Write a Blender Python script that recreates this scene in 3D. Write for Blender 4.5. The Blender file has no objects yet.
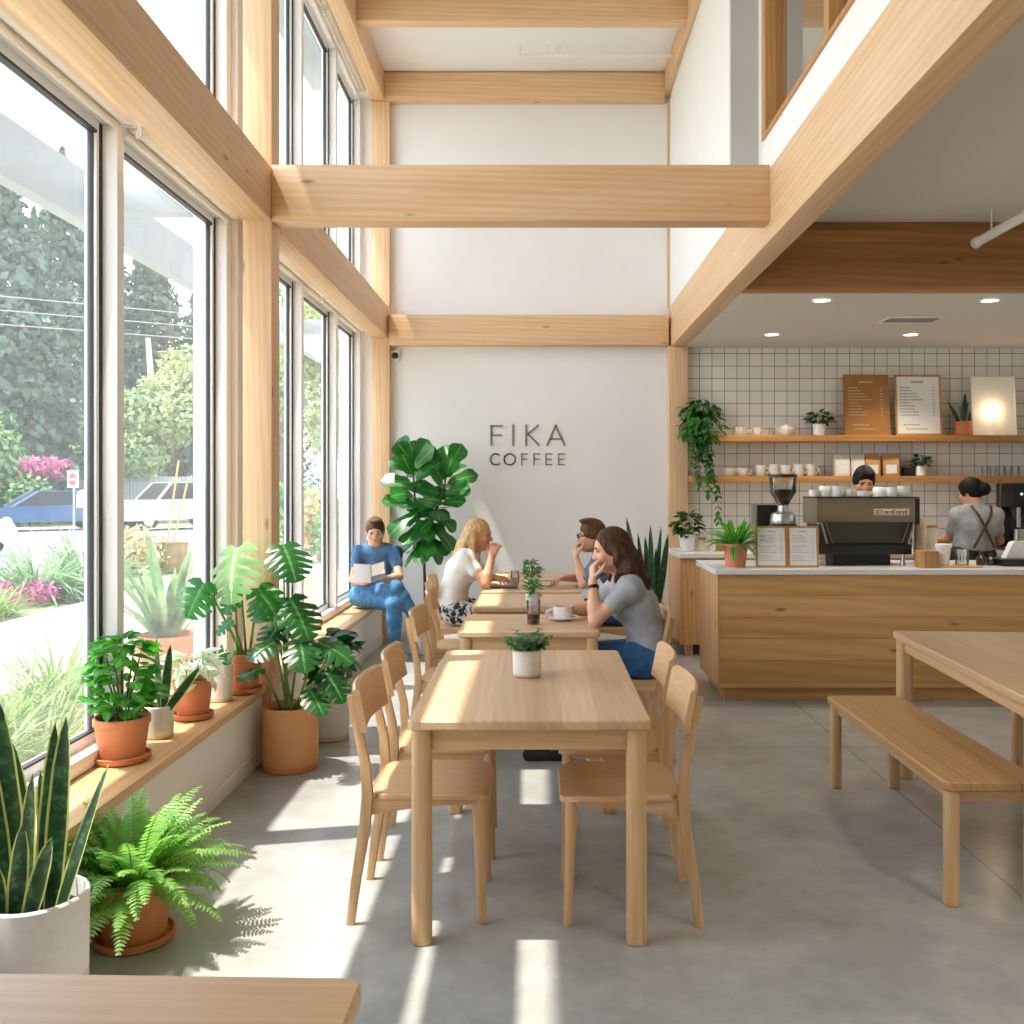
import bpy, bmesh, math, random
import numpy as np
from mathutils import Vector, Matrix, Quaternion
random.seed(7)
R = math.radians
PI = math.pi
scene = bpy.context.scene
COL = scene.collection
V = Vector

# camera model of the photograph: horizon and vanishing point at (540, 487), focal length 940 px
F, U0, V0, CZ = 940.0, 540.0, 487.0, 1.5
def P(u, v, y):
    return V(((u - U0) * y / F, y, CZ - (v - V0) * y / F))

# ------------------------------------------------------------------ colour / nodes
def lin(h):
    h = h.lstrip('#')
    out = []
    for i in (0, 2, 4):
        c = int(h[i:i + 2], 16) / 255.0
        out.append(c / 12.92 if c <= 0.04045 else ((c + 0.055) / 1.055) ** 2.4)
    return (out[0], out[1], out[2], 1.0)

class NT:
    def __init__(s, name):
        s.m = bpy.data.materials.new(name)
        s.m.use_nodes = True
        s.t = s.m.node_tree
        s.t.nodes.clear()
        s.out = s.n('ShaderNodeOutputMaterial')
    def n(s, typ, **kw):
        nd = s.t.nodes.new(typ)
        for k, v in kw.items():
            if k in ('i',):
                for a, b in v.items():
                    nd.inputs[a].default_value = b
            else:
                setattr(nd, k, v)
        return nd
    def l(s, a, b):
        s.t.links.new(a, b)
    def bsdf(s, col=(.8, .8, .8, 1), rough=.5, **kw):
        b = s.n('ShaderNodeBsdfPrincipled')
        b.inputs['Base Color'].default_value = col
        b.inputs['Roughness'].default_value = rough
        for k, v in kw.items():
            b.inputs[k.replace('_', ' ')].default_value = v
        s.l(b.outputs[0], s.out.inputs[0])
        s.b = b
        return b
    def math(s, op, a, b=None):
        nd = s.n('ShaderNodeMath', operation=op)
        for i, x in enumerate((a, b)):
            if x is None: continue
            if isinstance(x, (int, float)): nd.inputs[i].default_value = x
            else: s.l(x, nd.inputs[i])
        return nd.outputs[0]
    def mix(s, fac, a, b, mode='MIX'):
        nd = s.n('ShaderNodeMix', data_type='RGBA', blend_type=mode)
        for idx, x in ((0, fac), (6, a), (7, b)):
            if isinstance(x, (int, float)): nd.inputs[idx].default_value = x
            elif isinstance(x, tuple): nd.inputs[idx].default_value = x
            else: s.l(x, nd.inputs[idx])
        return nd.outputs[2]
    def ramp(s, fac, stops):
        nd = s.n('ShaderNodeValToRGB')
        e = nd.color_ramp.elements
        while len(e) < len(stops): e.new(.5)
        for k, (p, c) in enumerate(stops):
            e[k].position = p
            e[k].color = c
        s.l(fac, nd.inputs[0])
        return nd.outputs[0]
    def sstep(s, x, lo, hi):
        nd = s.n('ShaderNodeMapRange', interpolation_type='SMOOTHSTEP')
        nd.inputs['From Min'].default_value = lo
        nd.inputs['From Max'].default_value = hi
        s.l(x, nd.inputs[0])
        return nd.outputs[0]
    def noise(s, vec, scale, detail=3, rough=.55, dist=0.0):
        nd = s.n('ShaderNodeTexNoise')
        nd.inputs['Scale'].default_value = scale
        nd.inputs['Detail'].default_value = detail
        nd.inputs['Roughness'].default_value = rough
        nd.inputs['Distortion'].default_value = dist
        if vec is not None: s.l(vec, nd.inputs['Vector'])
        return nd.outputs['Fac']
    def coords(s, scale=(1, 1, 1), rnd=True):
        tc = s.n('ShaderNodeTexCoord')
        v = tc.outputs['Object']
        if rnd:
            oi = s.n('ShaderNodeObjectInfo')
            k = s.math('MULTIPLY', oi.outputs['Random'], 37.0)
            ad = s.n('ShaderNodeVectorMath', operation='ADD')
            s.l(v, ad.inputs[0]); s.l(k, ad.inputs[1])
            v = ad.outputs[0]
        mp = s.n('ShaderNodeMapping')
        mp.inputs['Scale'].default_value = scale
        s.l(v, mp.inputs[0])
        return mp.outputs[0]
    def bump(s, h, strength=.1, dist=.01):
        b = s.n('ShaderNodeBump')
        b.inputs['Strength'].default_value = strength
        b.inputs['Distance'].default_value = dist
        s.l(h, b.inputs['Height'])
        s.l(b.outputs[0], s.b.inputs['Normal'])

def plain(name, col, rough=.5, var=.06, scale=12, bump=0.0, **kw):
    t = NT(name)
    b = t.bsdf(lin(col), rough, **kw)
    v = t.coords()
    n = t.noise(v, scale, 4)
    c = lin(col)
    lo = tuple(x * (1 - var) for x in c[:3]) + (1,)
    hi = tuple(min(1, x * (1 + var)) for x in c[:3]) + (1,)
    t.l(t.ramp(n, [(.3, lo), (.7, hi)]), b.inputs['Base Color'])
    if bump: t.bump(n, bump, .004)
    return t.m

def wood(name, light, dark, axis, rough=.42, plank=None, knots=0.0, fig=1.0, vary=.16, gap=False):
    """grain running along `axis` (0,1,2); plank=(axis, width) glues boards side by side"""
    t = NT(name)
    b = t.bsdf(rough=rough)
    tc = t.coords()
    sep = t.n('ShaderNodeSeparateXYZ'); t.l(tc, sep.inputs[0])
    vec = tc
    tone = None
    if plank:
        q = t.math('DIVIDE', sep.outputs[plank[0]], plank[1])
        fl = t.math('FLOOR', q)
        wn = t.n('ShaderNodeTexWhiteNoise', noise_dimensions='1D'); t.l(fl, wn.inputs['W'])
        tone = wn.outputs['Value']
        off = t.math('MULTIPLY', tone, 23.0)
        ad = t.n('ShaderNodeVectorMath', operation='ADD'); t.l(tc, ad.inputs[0]); t.l(off, ad.inputs[1])
        vec = ad.outputs[0]
    def mapped(along, across):
        sc = [across] * 3; sc[axis] = along
        mp = t.n('ShaderNodeMapping'); mp.inputs['Scale'].default_value = sc
        t.l(vec, mp.inputs[0]); return mp.outputs[0]
    n1 = t.noise(mapped(.8, 20 * fig), 1.0, 5, .65, .6)
    n2 = t.noise(mapped(4, 150), 1.0, 3, .6)
    n3 = t.noise(mapped(.5, 2.2), 1.0, 2)
    w = t.n('ShaderNodeTexWave', wave_type='BANDS', bands_direction='DIAGONAL')
    w.inputs['Scale'].default_value = 1.0; w.inputs['Distortion'].default_value = 5.0
    w.inputs['Detail'].default_value = 2.0; w.inputs['Detail Scale'].default_value = .6
    t.l(mapped(.5, 16 * fig), w.inputs['Vector'])
    a, d = lin(light), lin(dark)
    m = t.math('MULTIPLY', n1, .62)
    m = t.math('ADD', m, t.math('MULTIPLY', w.outputs['Fac'], .14))
    m = t.math('ADD', m, t.math('MULTIPLY', n3, .25))
    c = t.ramp(m, [(.28, a), (.78, d)])
    fine = t.ramp(n2, [(.35, (.86, .84, .8, 1)), (.6, (1, 1, 1, 1))])
    c = t.mix(.55, c, fine, 'MULTIPLY')
    if tone is not None:
        tn = t.ramp(tone, [(0, (1 - vary, 1 - vary * 1.15, 1 - vary * 1.35, 1)), (1, (1, 1, 1, 1))])
        c = t.mix(1.0, c, tn, 'MULTIPLY')
        if gap:
            fr = t.math('FRACT', q)
            e = t.math('ABSOLUTE', t.math('SUBTRACT', fr, .5))
            g = t.sstep(e, .485, .498)
            c = t.mix(t.math('MULTIPLY', g, .75), c, (.06, .035, .015, 1))
    if knots:
        vo = t.n('ShaderNodeTexVoronoi'); vo.inputs['Scale'].default_value = 1.0
        t.l(mapped(2.0, 6.5), vo.inputs['Vector'])
        k = t.math('SUBTRACT', 1.0, t.sstep(vo.outputs['Distance'], .03, .115))
        wn2 = t.n('ShaderNodeTexWhiteNoise', noise_dimensions='3D'); t.l(vo.outputs['Position'], wn2.inputs['Vector'])
        sel = t.math('LESS_THAN', wn2.outputs['Value'], knots)
        k = t.math('MULTIPLY', t.math('MULTIPLY', k, sel), .8)
        c = t.mix(k, c, tuple(x * .28 for x in d[:3]) + (1,))
    t.l(c, b.inputs['Base Color'])
    t.bump(n2, .05, .002)
    return t.m

# ------------------------------------------------------------------ mesh builder
class MB:
    def __init__(s):
        s.v = []; s.f = []; s.uv = []; s.mi = []; s.cur = 0
    def add(s, verts, faces, uvs=None):
        o = len(s.v)
        s.v.extend(tuple(x) for x in verts)
        s.uv.extend(uvs if uvs else [(0, 0)] * len(verts))
        s.f.extend(tuple(i + o for i in f) for f in faces)
        s.mi.extend([s.cur] * len(faces))
        return s
    def box(s, x0, x1, y0, y1, z0, z1, bev=0.0, seg=2, M=None):
        bm = bmesh.new()
        bmesh.ops.create_cube(bm, size=1.0)
        for v in bm.verts:
            v.co = V((x0 + (v.co.x + .5) * (x1 - x0), y0 + (v.co.y + .5) * (y1 - y0), z0 + (v.co.z + .5) * (z1 - z0)))
        if bev:
            bmesh.ops.bevel(bm, geom=list(bm.edges), offset=bev, segments=seg, profile=.6, affect='EDGES', clamp_overlap=True)
        return s.bm(bm, M)
    def bm(s, bm, M=None):
        bm.verts.index_update()
        vs = [(M @ v.co if M else v.co) for v in bm.verts]
        fs = [[v.index for v in f.verts] for f in bm.faces]
        bm.free()
        return s.add(vs, fs)
    def tube(s, pts, rad, n=10, caps=True, flat=None, up=None):
        """sweep; rad number or list; flat=(a,b) makes rectangle half sizes per point instead of circle"""
        pts = [V(p) for p in pts]
        if not isinstance(rad, (list, tuple)): rad = [rad] * len(pts)
        vs = []; fs = []
        prev = None
        for i, p in enumerate(pts):
            if i == 0: d = pts[1] - p
            elif i == len(pts) - 1: d = p - pts[i - 1]
            else: d = (pts[i + 1] - p).normalized() + (p - pts[i - 1]).normalized()
            d.normalize()
            ref = V(up) if up else (prev if prev else (V((0, 0, 1)) if abs(d.z) < .9 else V((1, 0, 0))))
            a = ref - d * ref.dot(d)
            if a.length < 1e-5: a = V((0, 1, 0)) - d * d.y
            a.normalize(); b = d.cross(a)
            prev = a
            for k in range(n):
                t = 2 * PI * k / n
                if flat:
                    fa, fb = flat
                    ca, sb = math.cos(t + PI / n), math.sin(t + PI / n)
                    m = 5.0
                    q = (abs(ca) ** m + abs(sb) ** m) ** (-1 / m)
                    r = rad[i]
                    vs.append(p + a * (ca * q * fa * r) + b * (sb * q * fb * r))
                else:
                    vs.append(p + a * (math.cos(t) * rad[i]) + b * (math.sin(t) * rad[i]))
        L = len(pts)
        for i in range(L - 1):
            for k in range(n):
                k2 = (k + 1) % n
                fs.append((i * n + k, i * n + k2, (i + 1) * n + k2, (i + 1) * n + k))
        if caps:
            fs.append(tuple(range(n - 1, -1, -1)))
            fs.append(tuple((L - 1) * n + k for k in range(n)))
        return s.add(vs, fs)
    def lathe(s, prof, n=24, c=(0, 0, 0), M=None):
        vs = []; fs = []; idx = []
        for r, z in prof:
            if r < 1e-5:
                idx.append([len(vs)]); vs.append(V((0, 0, z)))
            else:
                idx.append(list(range(len(vs), len(vs) + n)))
                for k in range(n):
                    t = 2 * PI * k / n
                    vs.append(V((r * math.cos(t), r * math.sin(t), z)))
        for a, b in zip(idx, idx[1:]):
            for k in range(n):
                k2 = (k + 1) % n
                if len(a) == 1 and len(b) == 1: continue
                if len(a) == 1: fs.append((a[0], b[k2], b[k])[::-1])
                elif len(b) == 1: fs.append((a[k], a[k2], b[0]))
                else: fs.append((a[k], a[k2], b[k2], b[k]))
        c = V(c)
        vs = [((M @ v) if M else v) + c for v in vs]
        return s.add(vs, fs)
    def ball(s, c, r, n=12, M=None):
        if not isinstance(r, (list, tuple)): r = (r, r, r)
        m = max(5, n // 2)
        prof = [(math.sin(PI * i / m), -math.cos(PI * i / m)) for i in range(m + 1)]
        D = Matrix.Diagonal((r[0], r[1], r[2]))
        if M: D = M.to_3x3() @ D
        return s.lathe([(max(0, a), b) for a, b in prof], n, c, D)
    def prism(s, poly, z0, z1, M=None):
        n = len(poly)
        vs = [V((x, y, z0)) for x, y in poly] + [V((x, y, z1)) for x, y in poly]
        if M: vs = [M @ v for v in vs]
        fs = [tuple(range(n - 1, -1, -1)), tuple(range(n, 2 * n))]
        fs += [(k, (k + 1) % n, n + (k + 1) % n, n + k) for k in range(n)]
        return s.add(vs, fs)
    def leaf(s, base, d, up, L, W, prof, bend=.3, fold=.2, n=6, twist=0.0, wave=0.0):
        d = V(d).normalized(); up = V(up)
        sd = d.cross(up)
        if sd.length < 1e-4: sd = d.cross(V((1, .3, 0)))
        sd.normalize(); nr = sd.cross(d).normalized()
        p = V(base); vs = []; fs = []; uv = []
        st = L / n
        for i in range(n + 1):
            t = i / n
            a = bend * t
            dd = d * math.cos(a) - nr * math.sin(a)
            nn = nr * math.cos(a) + d * math.sin(a)
            if i: p = p + dd * st
            w = W * .5 * np.interp(t, prof[0], prof[1])
            tw = twist * t
            s2 = sd * math.cos(tw) + nn * math.sin(tw)
            n2 = nn * math.cos(tw) - sd * math.sin(tw)
            wv = wave * W * math.sin(t * 15)
            vs += [p + s2 * w + n2 * (fold * w + wv), p, p - s2 * w + n2 * (fold * w - wv)]
            uv += [(0, t), (.5, t), (1, t)]
            if i:
                k = 3 * i
                fs += [(k - 3, k - 2, k + 1, k), (k - 2, k - 1, k + 2, k + 1)]
        return s.add(vs, fs, uv)
    def monstera(s, base, d, up, L, W, bend=.5, cuts=5, fold=.12):
        d = V(d).normalized(); up = V(up)
        sd = d.cross(up).normalized(); nr = sd.cross(d).normalized()
        n = cuts * 4 + 4
        prof = ([0, .05, .12, .25, .4, .6, .8, .93, 1], [.30, .68, .9, 1, .97, .84, .58, .28, .02])
        # midrib
        mid = []; p = V(base); st = L / n
        fr = []
        for i in range(n + 1):
            a = bend * i / n
            dd = d * math.cos(a) - nr * math.sin(a); nn = nr * math.cos(a) + d * math.sin(a)
            if i: p = p + dd * st
            mid.append(p.copy()); fr.append((dd, nn))
        for sgn in (1, -1):
            vs = []; uv = []; fs = []
            for i in range(n + 1):
                t = i / n
                w = W * .5 * np.interp(t, prof[0], prof[1])
                ph = (i - 3) % 4
                if 3 <= i <= n - 3 and ph == 0: w *= .30
                dd, nn = fr[i]
                e = mid[i]
                fwd = w * (.36 - .95 * math.exp(-t / .09))
                drop = -.35 * w * w / (W * .5)
                vs += [e, e + sd * (sgn * w * .34) + nn * (fold * w * .34) + dd * fwd * .25,
                       e + sd * (sgn * w) + nn * (fold * w + drop) + dd * fwd]
                uv += [(.5, t), (.5 + .17 * sgn, t), (.5 + .5 * sgn, t)]
                if i:
                    k = 3 * i
                    q = [(k - 3, k, k + 1, k - 2), (k - 2, k + 1, k + 2, k - 1)]
                    fs += q if sgn > 0 else [x[::-1] for x in q]
            s.add(vs, fs, uv)
        return s
    def build(s, name, mat, parent=None, smooth=35, loc=None):
        me = bpy.data.meshes.new(name)
        me.from_pydata(s.v, [], s.f)
        me.update()
        if any(u != (0, 0) for u in s.uv):
            lay = me.uv_layers.new(name='UVMap')
            idx = np.empty(len(me.loops), dtype=np.int32)
            me.loops.foreach_get('vertex_index', idx)
            arr = np.array(s.uv, dtype=np.float32)[idx]
            lay.data.foreach_set('uv', arr.ravel())
        mats = mat if isinstance(mat, (list, tuple)) else [mat]
        for m in mats: me.materials.append(m)
        if len(mats) > 1: me.polygons.foreach_set('material_index', np.array(s.mi, dtype=np.int32))
        if smooth:
            me.shade_smooth()
            me.set_sharp_from_angle(angle=R(smooth))
        o = bpy.data.objects.new(name, me)
        COL.objects.link(o)
        if parent: o.parent = parent
        if loc: o.location = loc
        return o

def tag(o, label=None, cat=None, group=None, kind=None):
    if label: o['label'] = label
    if cat: o['category'] = cat
    if group: o['group'] = group
    if kind: o['kind'] = kind
    return o
def thing(name, label, cat, loc=(0, 0, 0), rz=0.0, group=None):
    o = bpy.data.objects.new(name, None)
    o.empty_display_size = .1
    COL.objects.link(o)
    o.location = loc; o.rotation_euler = (0, 0, rz)
    return tag(o, label, cat, group)
def struct(name, mb, mat, smooth=35, label=None):
    return tag(mb.build(name, mat, None, smooth), label, None, None, 'structure')
def copy_tree(o, parent=None):
    c = o.copy(); COL.objects.link(c)
    if parent: c.parent = parent
    for ch in list(o.children): copy_tree(ch, c)
    return c
def dup(o, loc, rz, label, group=None):
    c = copy_tree(o)
    c.location = loc; c.rotation_euler = (0, 0, rz)
    c['label'] = label
    if group: c['group'] = group
    return c
def quad_round(x0, x1, y0, y1, r, n=5):
    pts = []
    for cx, cy, a0 in ((x1 - r, y1 - r, 0), (x0 + r, y1 - r, 90), (x0 + r, y0 + r, 180), (x1 - r, y0 + r, 270)):
        for k in range(n + 1):
            a = R(a0 + 90 * k / n)
            pts.append((cx + r * math.cos(a), cy + r * math.sin(a)))
    return pts
def slab(mb, x0, x1, y0, y1, z0, z1, r, e=.004):
    """rounded-corner board with softened edges"""
    rings = [(e, z0), (0, z0 + e), (0, z1 - e), (e, z1)]
    n = None; vs = []; fs = []
    for inset, z in rings:
        pts = quad_round(x0 + inset, x1 - inset, y0 + inset, y1 - inset, max(.001, r - inset))
        n = len(pts); vs += [V((x, y, z)) for x, y in pts]
    for i in range(3):
        fs += [(i * n + k, i * n + (k + 1) % n, (i + 1) * n + (k + 1) % n, (i + 1) * n + k) for k in range(n)]
    fs.append(tuple(range(n - 1, -1, -1))); fs.append(tuple(3 * n + k for k in range(n)))
    return mb.add(vs, fs)
SKY, SUN, EXPO, LOOK = 3.3, 7.4, 0.40, 'None'
# ------------------------------------------------------------------ materials
PINE_L, PINE_D = '#EBCBA5', '#D4A576'
pine = [wood('pine_%s' % 'xyz'[a], PINE_L, PINE_D, a, .5, None, .8) for a in range(3)]
pine_dark = wood('pine_shaded_beam', '#C08A50', '#945C2C', 0, .5, (2, .075), .9, fig=.6, vary=.3)  # darker, knottier pine for the beam above the counter
OAK_L, OAK_D = '#DFBB8F', '#C69766'
oak = [wood('oak_%s' % 'xyz'[a], OAK_L, OAK_D, a, .4) for a in range(3)]
oak_top_y = wood('oak_top_lengthwise', '#E7C69F', '#D3A97C', 1, .36, (0, .115), 0, vary=.2)
oak_top_x = wood('oak_top_crosswise', '#E7C69F', '#D3A97C', 0, .36, (1, .12), 0, vary=.18)
chair_ply = wood('chair_veneer', '#DFBA8D', '#CB9F6C', 0, .4, None, 0, fig=1.6)
chair_ply_y = wood('chair_back_veneer', '#DFBA8D', '#CB9F6C', 1, .4, None, 0, fig=1.6)
oak_counter = wood('oak_counter_planks', '#EDBD7E', '#C8934F', 0, .5, (2, .152), .8, fig=.5, vary=.26, gap=True)
oak_counter_y = wood('oak_counter_end', '#DDB07A', '#B98448', 2, .5, None, .7)
oak_shelf = wood('oak_shelf', '#CF9A5A', '#A87136', 0, .45)
ledge_wood = wood('ledge_wood', '#E3BC8B', '#CB9963', 1, .4, None, .12)
frame_wood = wood('frame_wood', '#C9975C', '#A87440', 2, .45)

white_wall = plain('white_wall_paint', '#ECEBEA', .85, .012, 3, .02)
white_ceiling = plain('white_ceiling_paint', '#EEEDEB', .9, .012, 2)
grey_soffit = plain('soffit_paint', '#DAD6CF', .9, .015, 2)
grey_wall = plain('grey_wall_surface', '#C4C3C0', .85, .02, 3)
bench_paint = plain('bench_paint', '#E8E2D8', .7, .03, 3, .03)
white_frame = plain('window_frame_white', '#F4F5F6', .35, .01, 5)
gasket = plain('gasket_black', '#22262A', .5, .1, 20)
blind_fabric = plain('blind_white', '#EAE6DE', .7, .02, 30)
white_metal = plain('white_metal', '#EDEDEB', .4, .02, 10)
black_metal = plain('black_metal', '#141414', .35, .1, 10)
dark_plastic = plain('dark_plastic', '#1C1C1D', .45, .1, 10)
steel = plain('steel', '#B9B7B2', .28, .05, 6, Metallic=1.0)
bronze_steel = plain('warm_steel', '#8F8068', .3, .06, 4, Metallic=.9)
dark_steel = plain('dark_steel', '#4A4740', .3, .08, 4, Metallic=.7)
terracotta = plain('terracotta', '#C97E50', .8, .12, 9, .08)
terra_pale = plain('terracotta_pale', '#D79A66', .8, .1, 7, .08)
terra_pink = plain('terracotta_pink', '#D68A66', .8, .08, 9, .05)
ceramic = plain('stoneware_white', '#DEDAD0', .6, .04, 60, .03)
ceramic_raw = plain('stoneware_raw', '#CDBFA6', .8, .06, 40, .05)
china = plain('glazed_china', '#F1EFEA', .18, .01, 8)
china_grey = plain('glazed_grey', '#D5CEC2', .3, .05, 8)
china_rim = plain('brown_rim_glaze', '#9A8468', .4, .1, 20)
soil = plain('potting_soil', '#3A2B20', .95, .4, 60, .4)
paper = plain('paper_white', '#EFEDE9', .8, .01, 10)
ink = plain('ink_grey', '#94908A', .8, .05, 10)
ink_dark = plain('ink_dark', '#3A352F', .8, .05, 10)
ink_white = plain('ink_white', '#D2B994', .8, .02, 10)
kraft = plain('kraft_card', '#A97640', .75, .08, 8)
kraft_bag = plain('kraft_bag', '#C29258', .7, .1, 14)
sign_bronze = plain('sign_bronze', '#8C7D6A', .5, .05, 20)
stone_top = plain('quartz_worktop', '#E6E6E4', .25, .02, 20)
skirting = plain('skirting_paint', '#E9E5DE', .6, .02, 4)
bark = plain('bark', '#6B563F', .9, .3, 14, .3)
bark_thin = plain('stem_brown', '#4A3B2C', .85, .2, 20, .1)
stem_green = plain('stem_green', '#6E8A3C', .5, .2, 10)
red_plate = plain('badge_red', '#8E2B25', .5, .05, 20)

def leafmat(name, c1, c2, rough=.38, trans=.35, rib=None, edge=None, stripe=None, scale=6):
    t = NT(name)
    b = t.bsdf(rough=rough)
    v = t.coords(rnd=True)
    n = t.noise(v, scale, 3)
    c = t.ramp(n, [(.3, lin(c1)), (.7, lin(c2))])
    if rib or edge or stripe:
        uv = t.n('ShaderNodeUVMap'); sp = t.n('ShaderNodeSeparateXYZ'); t.l(uv.outputs[0], sp.inputs[0])
        a = t.math('ABSOLUTE', t.math('SUBTRACT', sp.outputs[0], .5))
        if stripe:
            w = t.noise(t.coords((1, 1, 1)), 34, 3, .6, .6)
            c = t.mix(t.sstep(w, .5, .62), c, lin(stripe))
        if rib: c = t.mix(t.sstep(a, .05, .02), c, lin(rib))
        if edge: c = t.mix(t.sstep(a, .36, .42), c, lin(edge))
    t.l(c, b.inputs['Base Color'])
    tr = t.n('ShaderNodeBsdfTranslucent')
    hs = t.n('ShaderNodeHueSaturation'); hs.inputs['Saturation'].default_value = 1.1; hs.inputs['Value'].default_value = 1.5
    t.l(c, hs.inputs['Color']); t.l(hs.outputs[0], tr.inputs[0])
    mx = t.n('ShaderNodeMixShader'); mx.inputs[0].default_value = trans
    t.l(b.outputs[0], mx.inputs[1]); t.l(tr.outputs[0], mx.inputs[2]); t.l(mx.outputs[0], t.out.inputs[0])
    return t.m
lf_monstera = leafmat('leaf_monstera', '#1E5A26', '#3B8A35', .3, .35, rib='#5F9550')
lf_monstera_dark = leafmat('leaf_monstera_dark', '#17401F', '#2A6A2C', .28, .25, rib='#5C8A48')
lf_fig = leafmat('leaf_fiddle', '#1C5222', '#3A8434', .3, .22, rib='#5F9A4C')
lf_snake = leafmat('leaf_snake', '#16331F', '#284E2A', .35, .12, edge='#B9BE6A', stripe='#3B6540', scale=20)
lf_snake_dark = leafmat('leaf_snake_dark', '#15301F', '#28502F', .35, .12, edge='#4D7040', stripe='#36603E', scale=20)
lf_fern = leafmat('leaf_fern', '#649840', '#9CC56C', .5, .45)
lf_bushy = leafmat('leaf_bushy', '#2B7A2A', '#5DA63E', .35, .4, rib='#9CC56A')
lf_varieg = leafmat('leaf_variegated', '#C6D3AE', '#EEF0E0', .4, .4, rib='#5E8A50')
lf_spider = leafmat('leaf_spider', '#3C8A32', '#6FB24A', .4, .35, rib='#C9D78A')
lf_pothos = leafmat('leaf_pothos', '#235A2A', '#4A8A42', .35, .3)
lf_dark = leafmat('leaf_dark', '#173F1E', '#2C6A2E', .35, .25)
lf_mid = leafmat('leaf_small', '#2F6B34', '#5C9550', .45, .3)
lf_succ = leafmat('leaf_silver', '#6D8C74', '#9CB59C', .5, .2)
lf_grass = leafmat('leaf_grass', '#4E6A34', '#8A9C58', .6, .35)
lf_grass_grey = leafmat('leaf_grass_grey', '#5C7452', '#8CA07A', .6, .35)
lf_fir = leafmat('leaf_fir', '#34493C', '#5A7060', .6, .15, scale=.6)
lf_tree = leafmat('leaf_tree', '#5A7548', '#94A872', .6, .25, scale=.5)
lf_tree_pale = leafmat('leaf_tree_pale', '#7A8C54', '#A8B07C', .6, .25, scale=.5)
lf_hedge = leafmat('leaf_hedge', '#44703F', '#7A9C60', .6, .25, scale=.6)
lf_pink = leafmat('blossom_pink', '#A84A78', '#CC82A4', .6, .3, scale=3)
lf_red = leafmat('leaf_reddish', '#8E8058', '#C4A880', .6, .25, scale=3)

def mat_concrete():
    t = NT('polished_concrete')
    b = t.bsdf(rough=.3)
    v = t.coords(rnd=False)
    n1 = t.noise(v, .9, 5, .6, .4)
    n2 = t.noise(v, 6.0, 6, .68)
    n3 = t.noise(v, 60, 3, .6)
    m = t.math('ADD', t.math('MULTIPLY', n1, .62), t.math('MULTIPLY', n2, .38))
    c = t.ramp(m, [(.3, lin('#868784')), (.5, lin('#A1A29E')), (.7, lin('#BBBAB4'))])
    sp = t.n('ShaderNodeSeparateXYZ'); t.l(v, sp.inputs[0])
    def joint(ax, period, off):
        q = t.math('FRACT', t.math('DIVIDE', t.math('ADD', sp.outputs[ax], off), period))
        e = t.math('ABSOLUTE', t.math('SUBTRACT', q, .5))
        return t.sstep(e, .0016, .0006)
    j = t.math('MAXIMUM', joint(0, 3.4, -.065), joint(1, 3.6, -3.62))
    c = t.mix(t.math('MULTIPLY', j, .6), c, (.08, .08, .075, 1))
    t.l(c, b.inputs['Base Color'])
    b.inputs['Roughness'].default_value = .19
    b.inputs['Specular IOR Level'].default_value = .55
    return t.m
concrete = mat_concrete()

def mat_tile():
    t = NT('square_white_tile')
    b = t.bsdf(rough=.15)
    v = t.coords(rnd=False)
    mp = t.n('ShaderNodeMapping'); mp.inputs['Rotation'].default_value = (R(-90), 0, 0); mp.inputs['Location'].default_value = (.03, .0, 0)
    t.l(v, mp.inputs[0])
    br = t.n('ShaderNodeTexBrick'); br.offset = 0; br.squash = 1
    br.inputs['Scale'].default_value = 1.0
    br.inputs['Brick Width'].default_value = .1217; br.inputs['Row Height'].default_value = .1217
    br.inputs['Mortar Size'].default_value = .0032; br.inputs['Mortar Smooth'].default_value = .2
    br.inputs['Color1'].default_value = lin('#F1EDE5'); br.inputs['Color2'].default_value = lin('#E8E3DA')
    br.inputs['Mortar'].default_value = lin('#77746C')
    t.l(mp.outputs[0], br.inputs['Vector'])
    t.l(br.outputs[0], b.inputs['Base Color'])
    inv = t.math('SUBTRACT', 1.0, br.outputs['Fac'])
    t.bump(inv, .25, .003)
    t.l(t.ramp(br.outputs['Fac'], [(0, (.13, .13, .13, 1)), (1, (.8, .8, .8, 1))]), b.inputs['Roughness'])
    return t.m
tile = mat_tile()

def mat_glass(name, refl=.06, veil=.0, tint=(1, 1, 1, 1)):
    t = NT(name)
    tr = t.n('ShaderNodeBsdfTransparent'); tr.inputs[0].default_value = tint
    gl = t.n('ShaderNodeBsdfGlossy'); gl.inputs['Roughness'].default_value = .02
    fr = t.n('ShaderNodeFresnel'); fr.inputs['IOR'].default_value = 1.35
    n = t.noise(t.coords(), 1.2, 3)
    f = t.math('MULTIPLY', fr.outputs[0], t.math('ADD', t.math('MULTIPLY', n, .3), .7))
    mx = t.n('ShaderNodeMixShader'); t.l(f, mx.inputs[0])
    t.l(tr.outputs[0], mx.inputs[1]); t.l(gl.outputs[0], mx.inputs[2])
    last = mx.outputs[0]
    if veil:
        tl = t.n('ShaderNodeBsdfTranslucent'); tl.inputs[0].default_value = (.95, .98, 1, 1)
        m2 = t.n('ShaderNodeMixShader'); m2.inputs[0].default_value = veil
        t.l(last, m2.inputs[1]); t.l(tl.outputs[0], m2.inputs[2]); last = m2.outputs[0]
    t.l(last, t.out.inputs[0])
    return t.m
window_glass = mat_glass('window_glass', veil=.055)
clear_glass = mat_glass('drinking_glass', tint=(.95, .96, .96, 1))
def emit(name, col, s):
    t = NT(name)
    e = t.n('ShaderNodeEmission'); e.inputs[0].default_value = lin(col); e.inputs[1].default_value = s
    t.l(e.outputs[0], t.out.inputs[0]); return t.m
lamp_glow = emit('downlight_glow', '#FFF0D8', 9)
reflection_glow = emit('reflection_glow', '#FFD9A0', 30)
led_blue = emit('display_glow', '#BFD6FF', 1.5)

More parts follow.
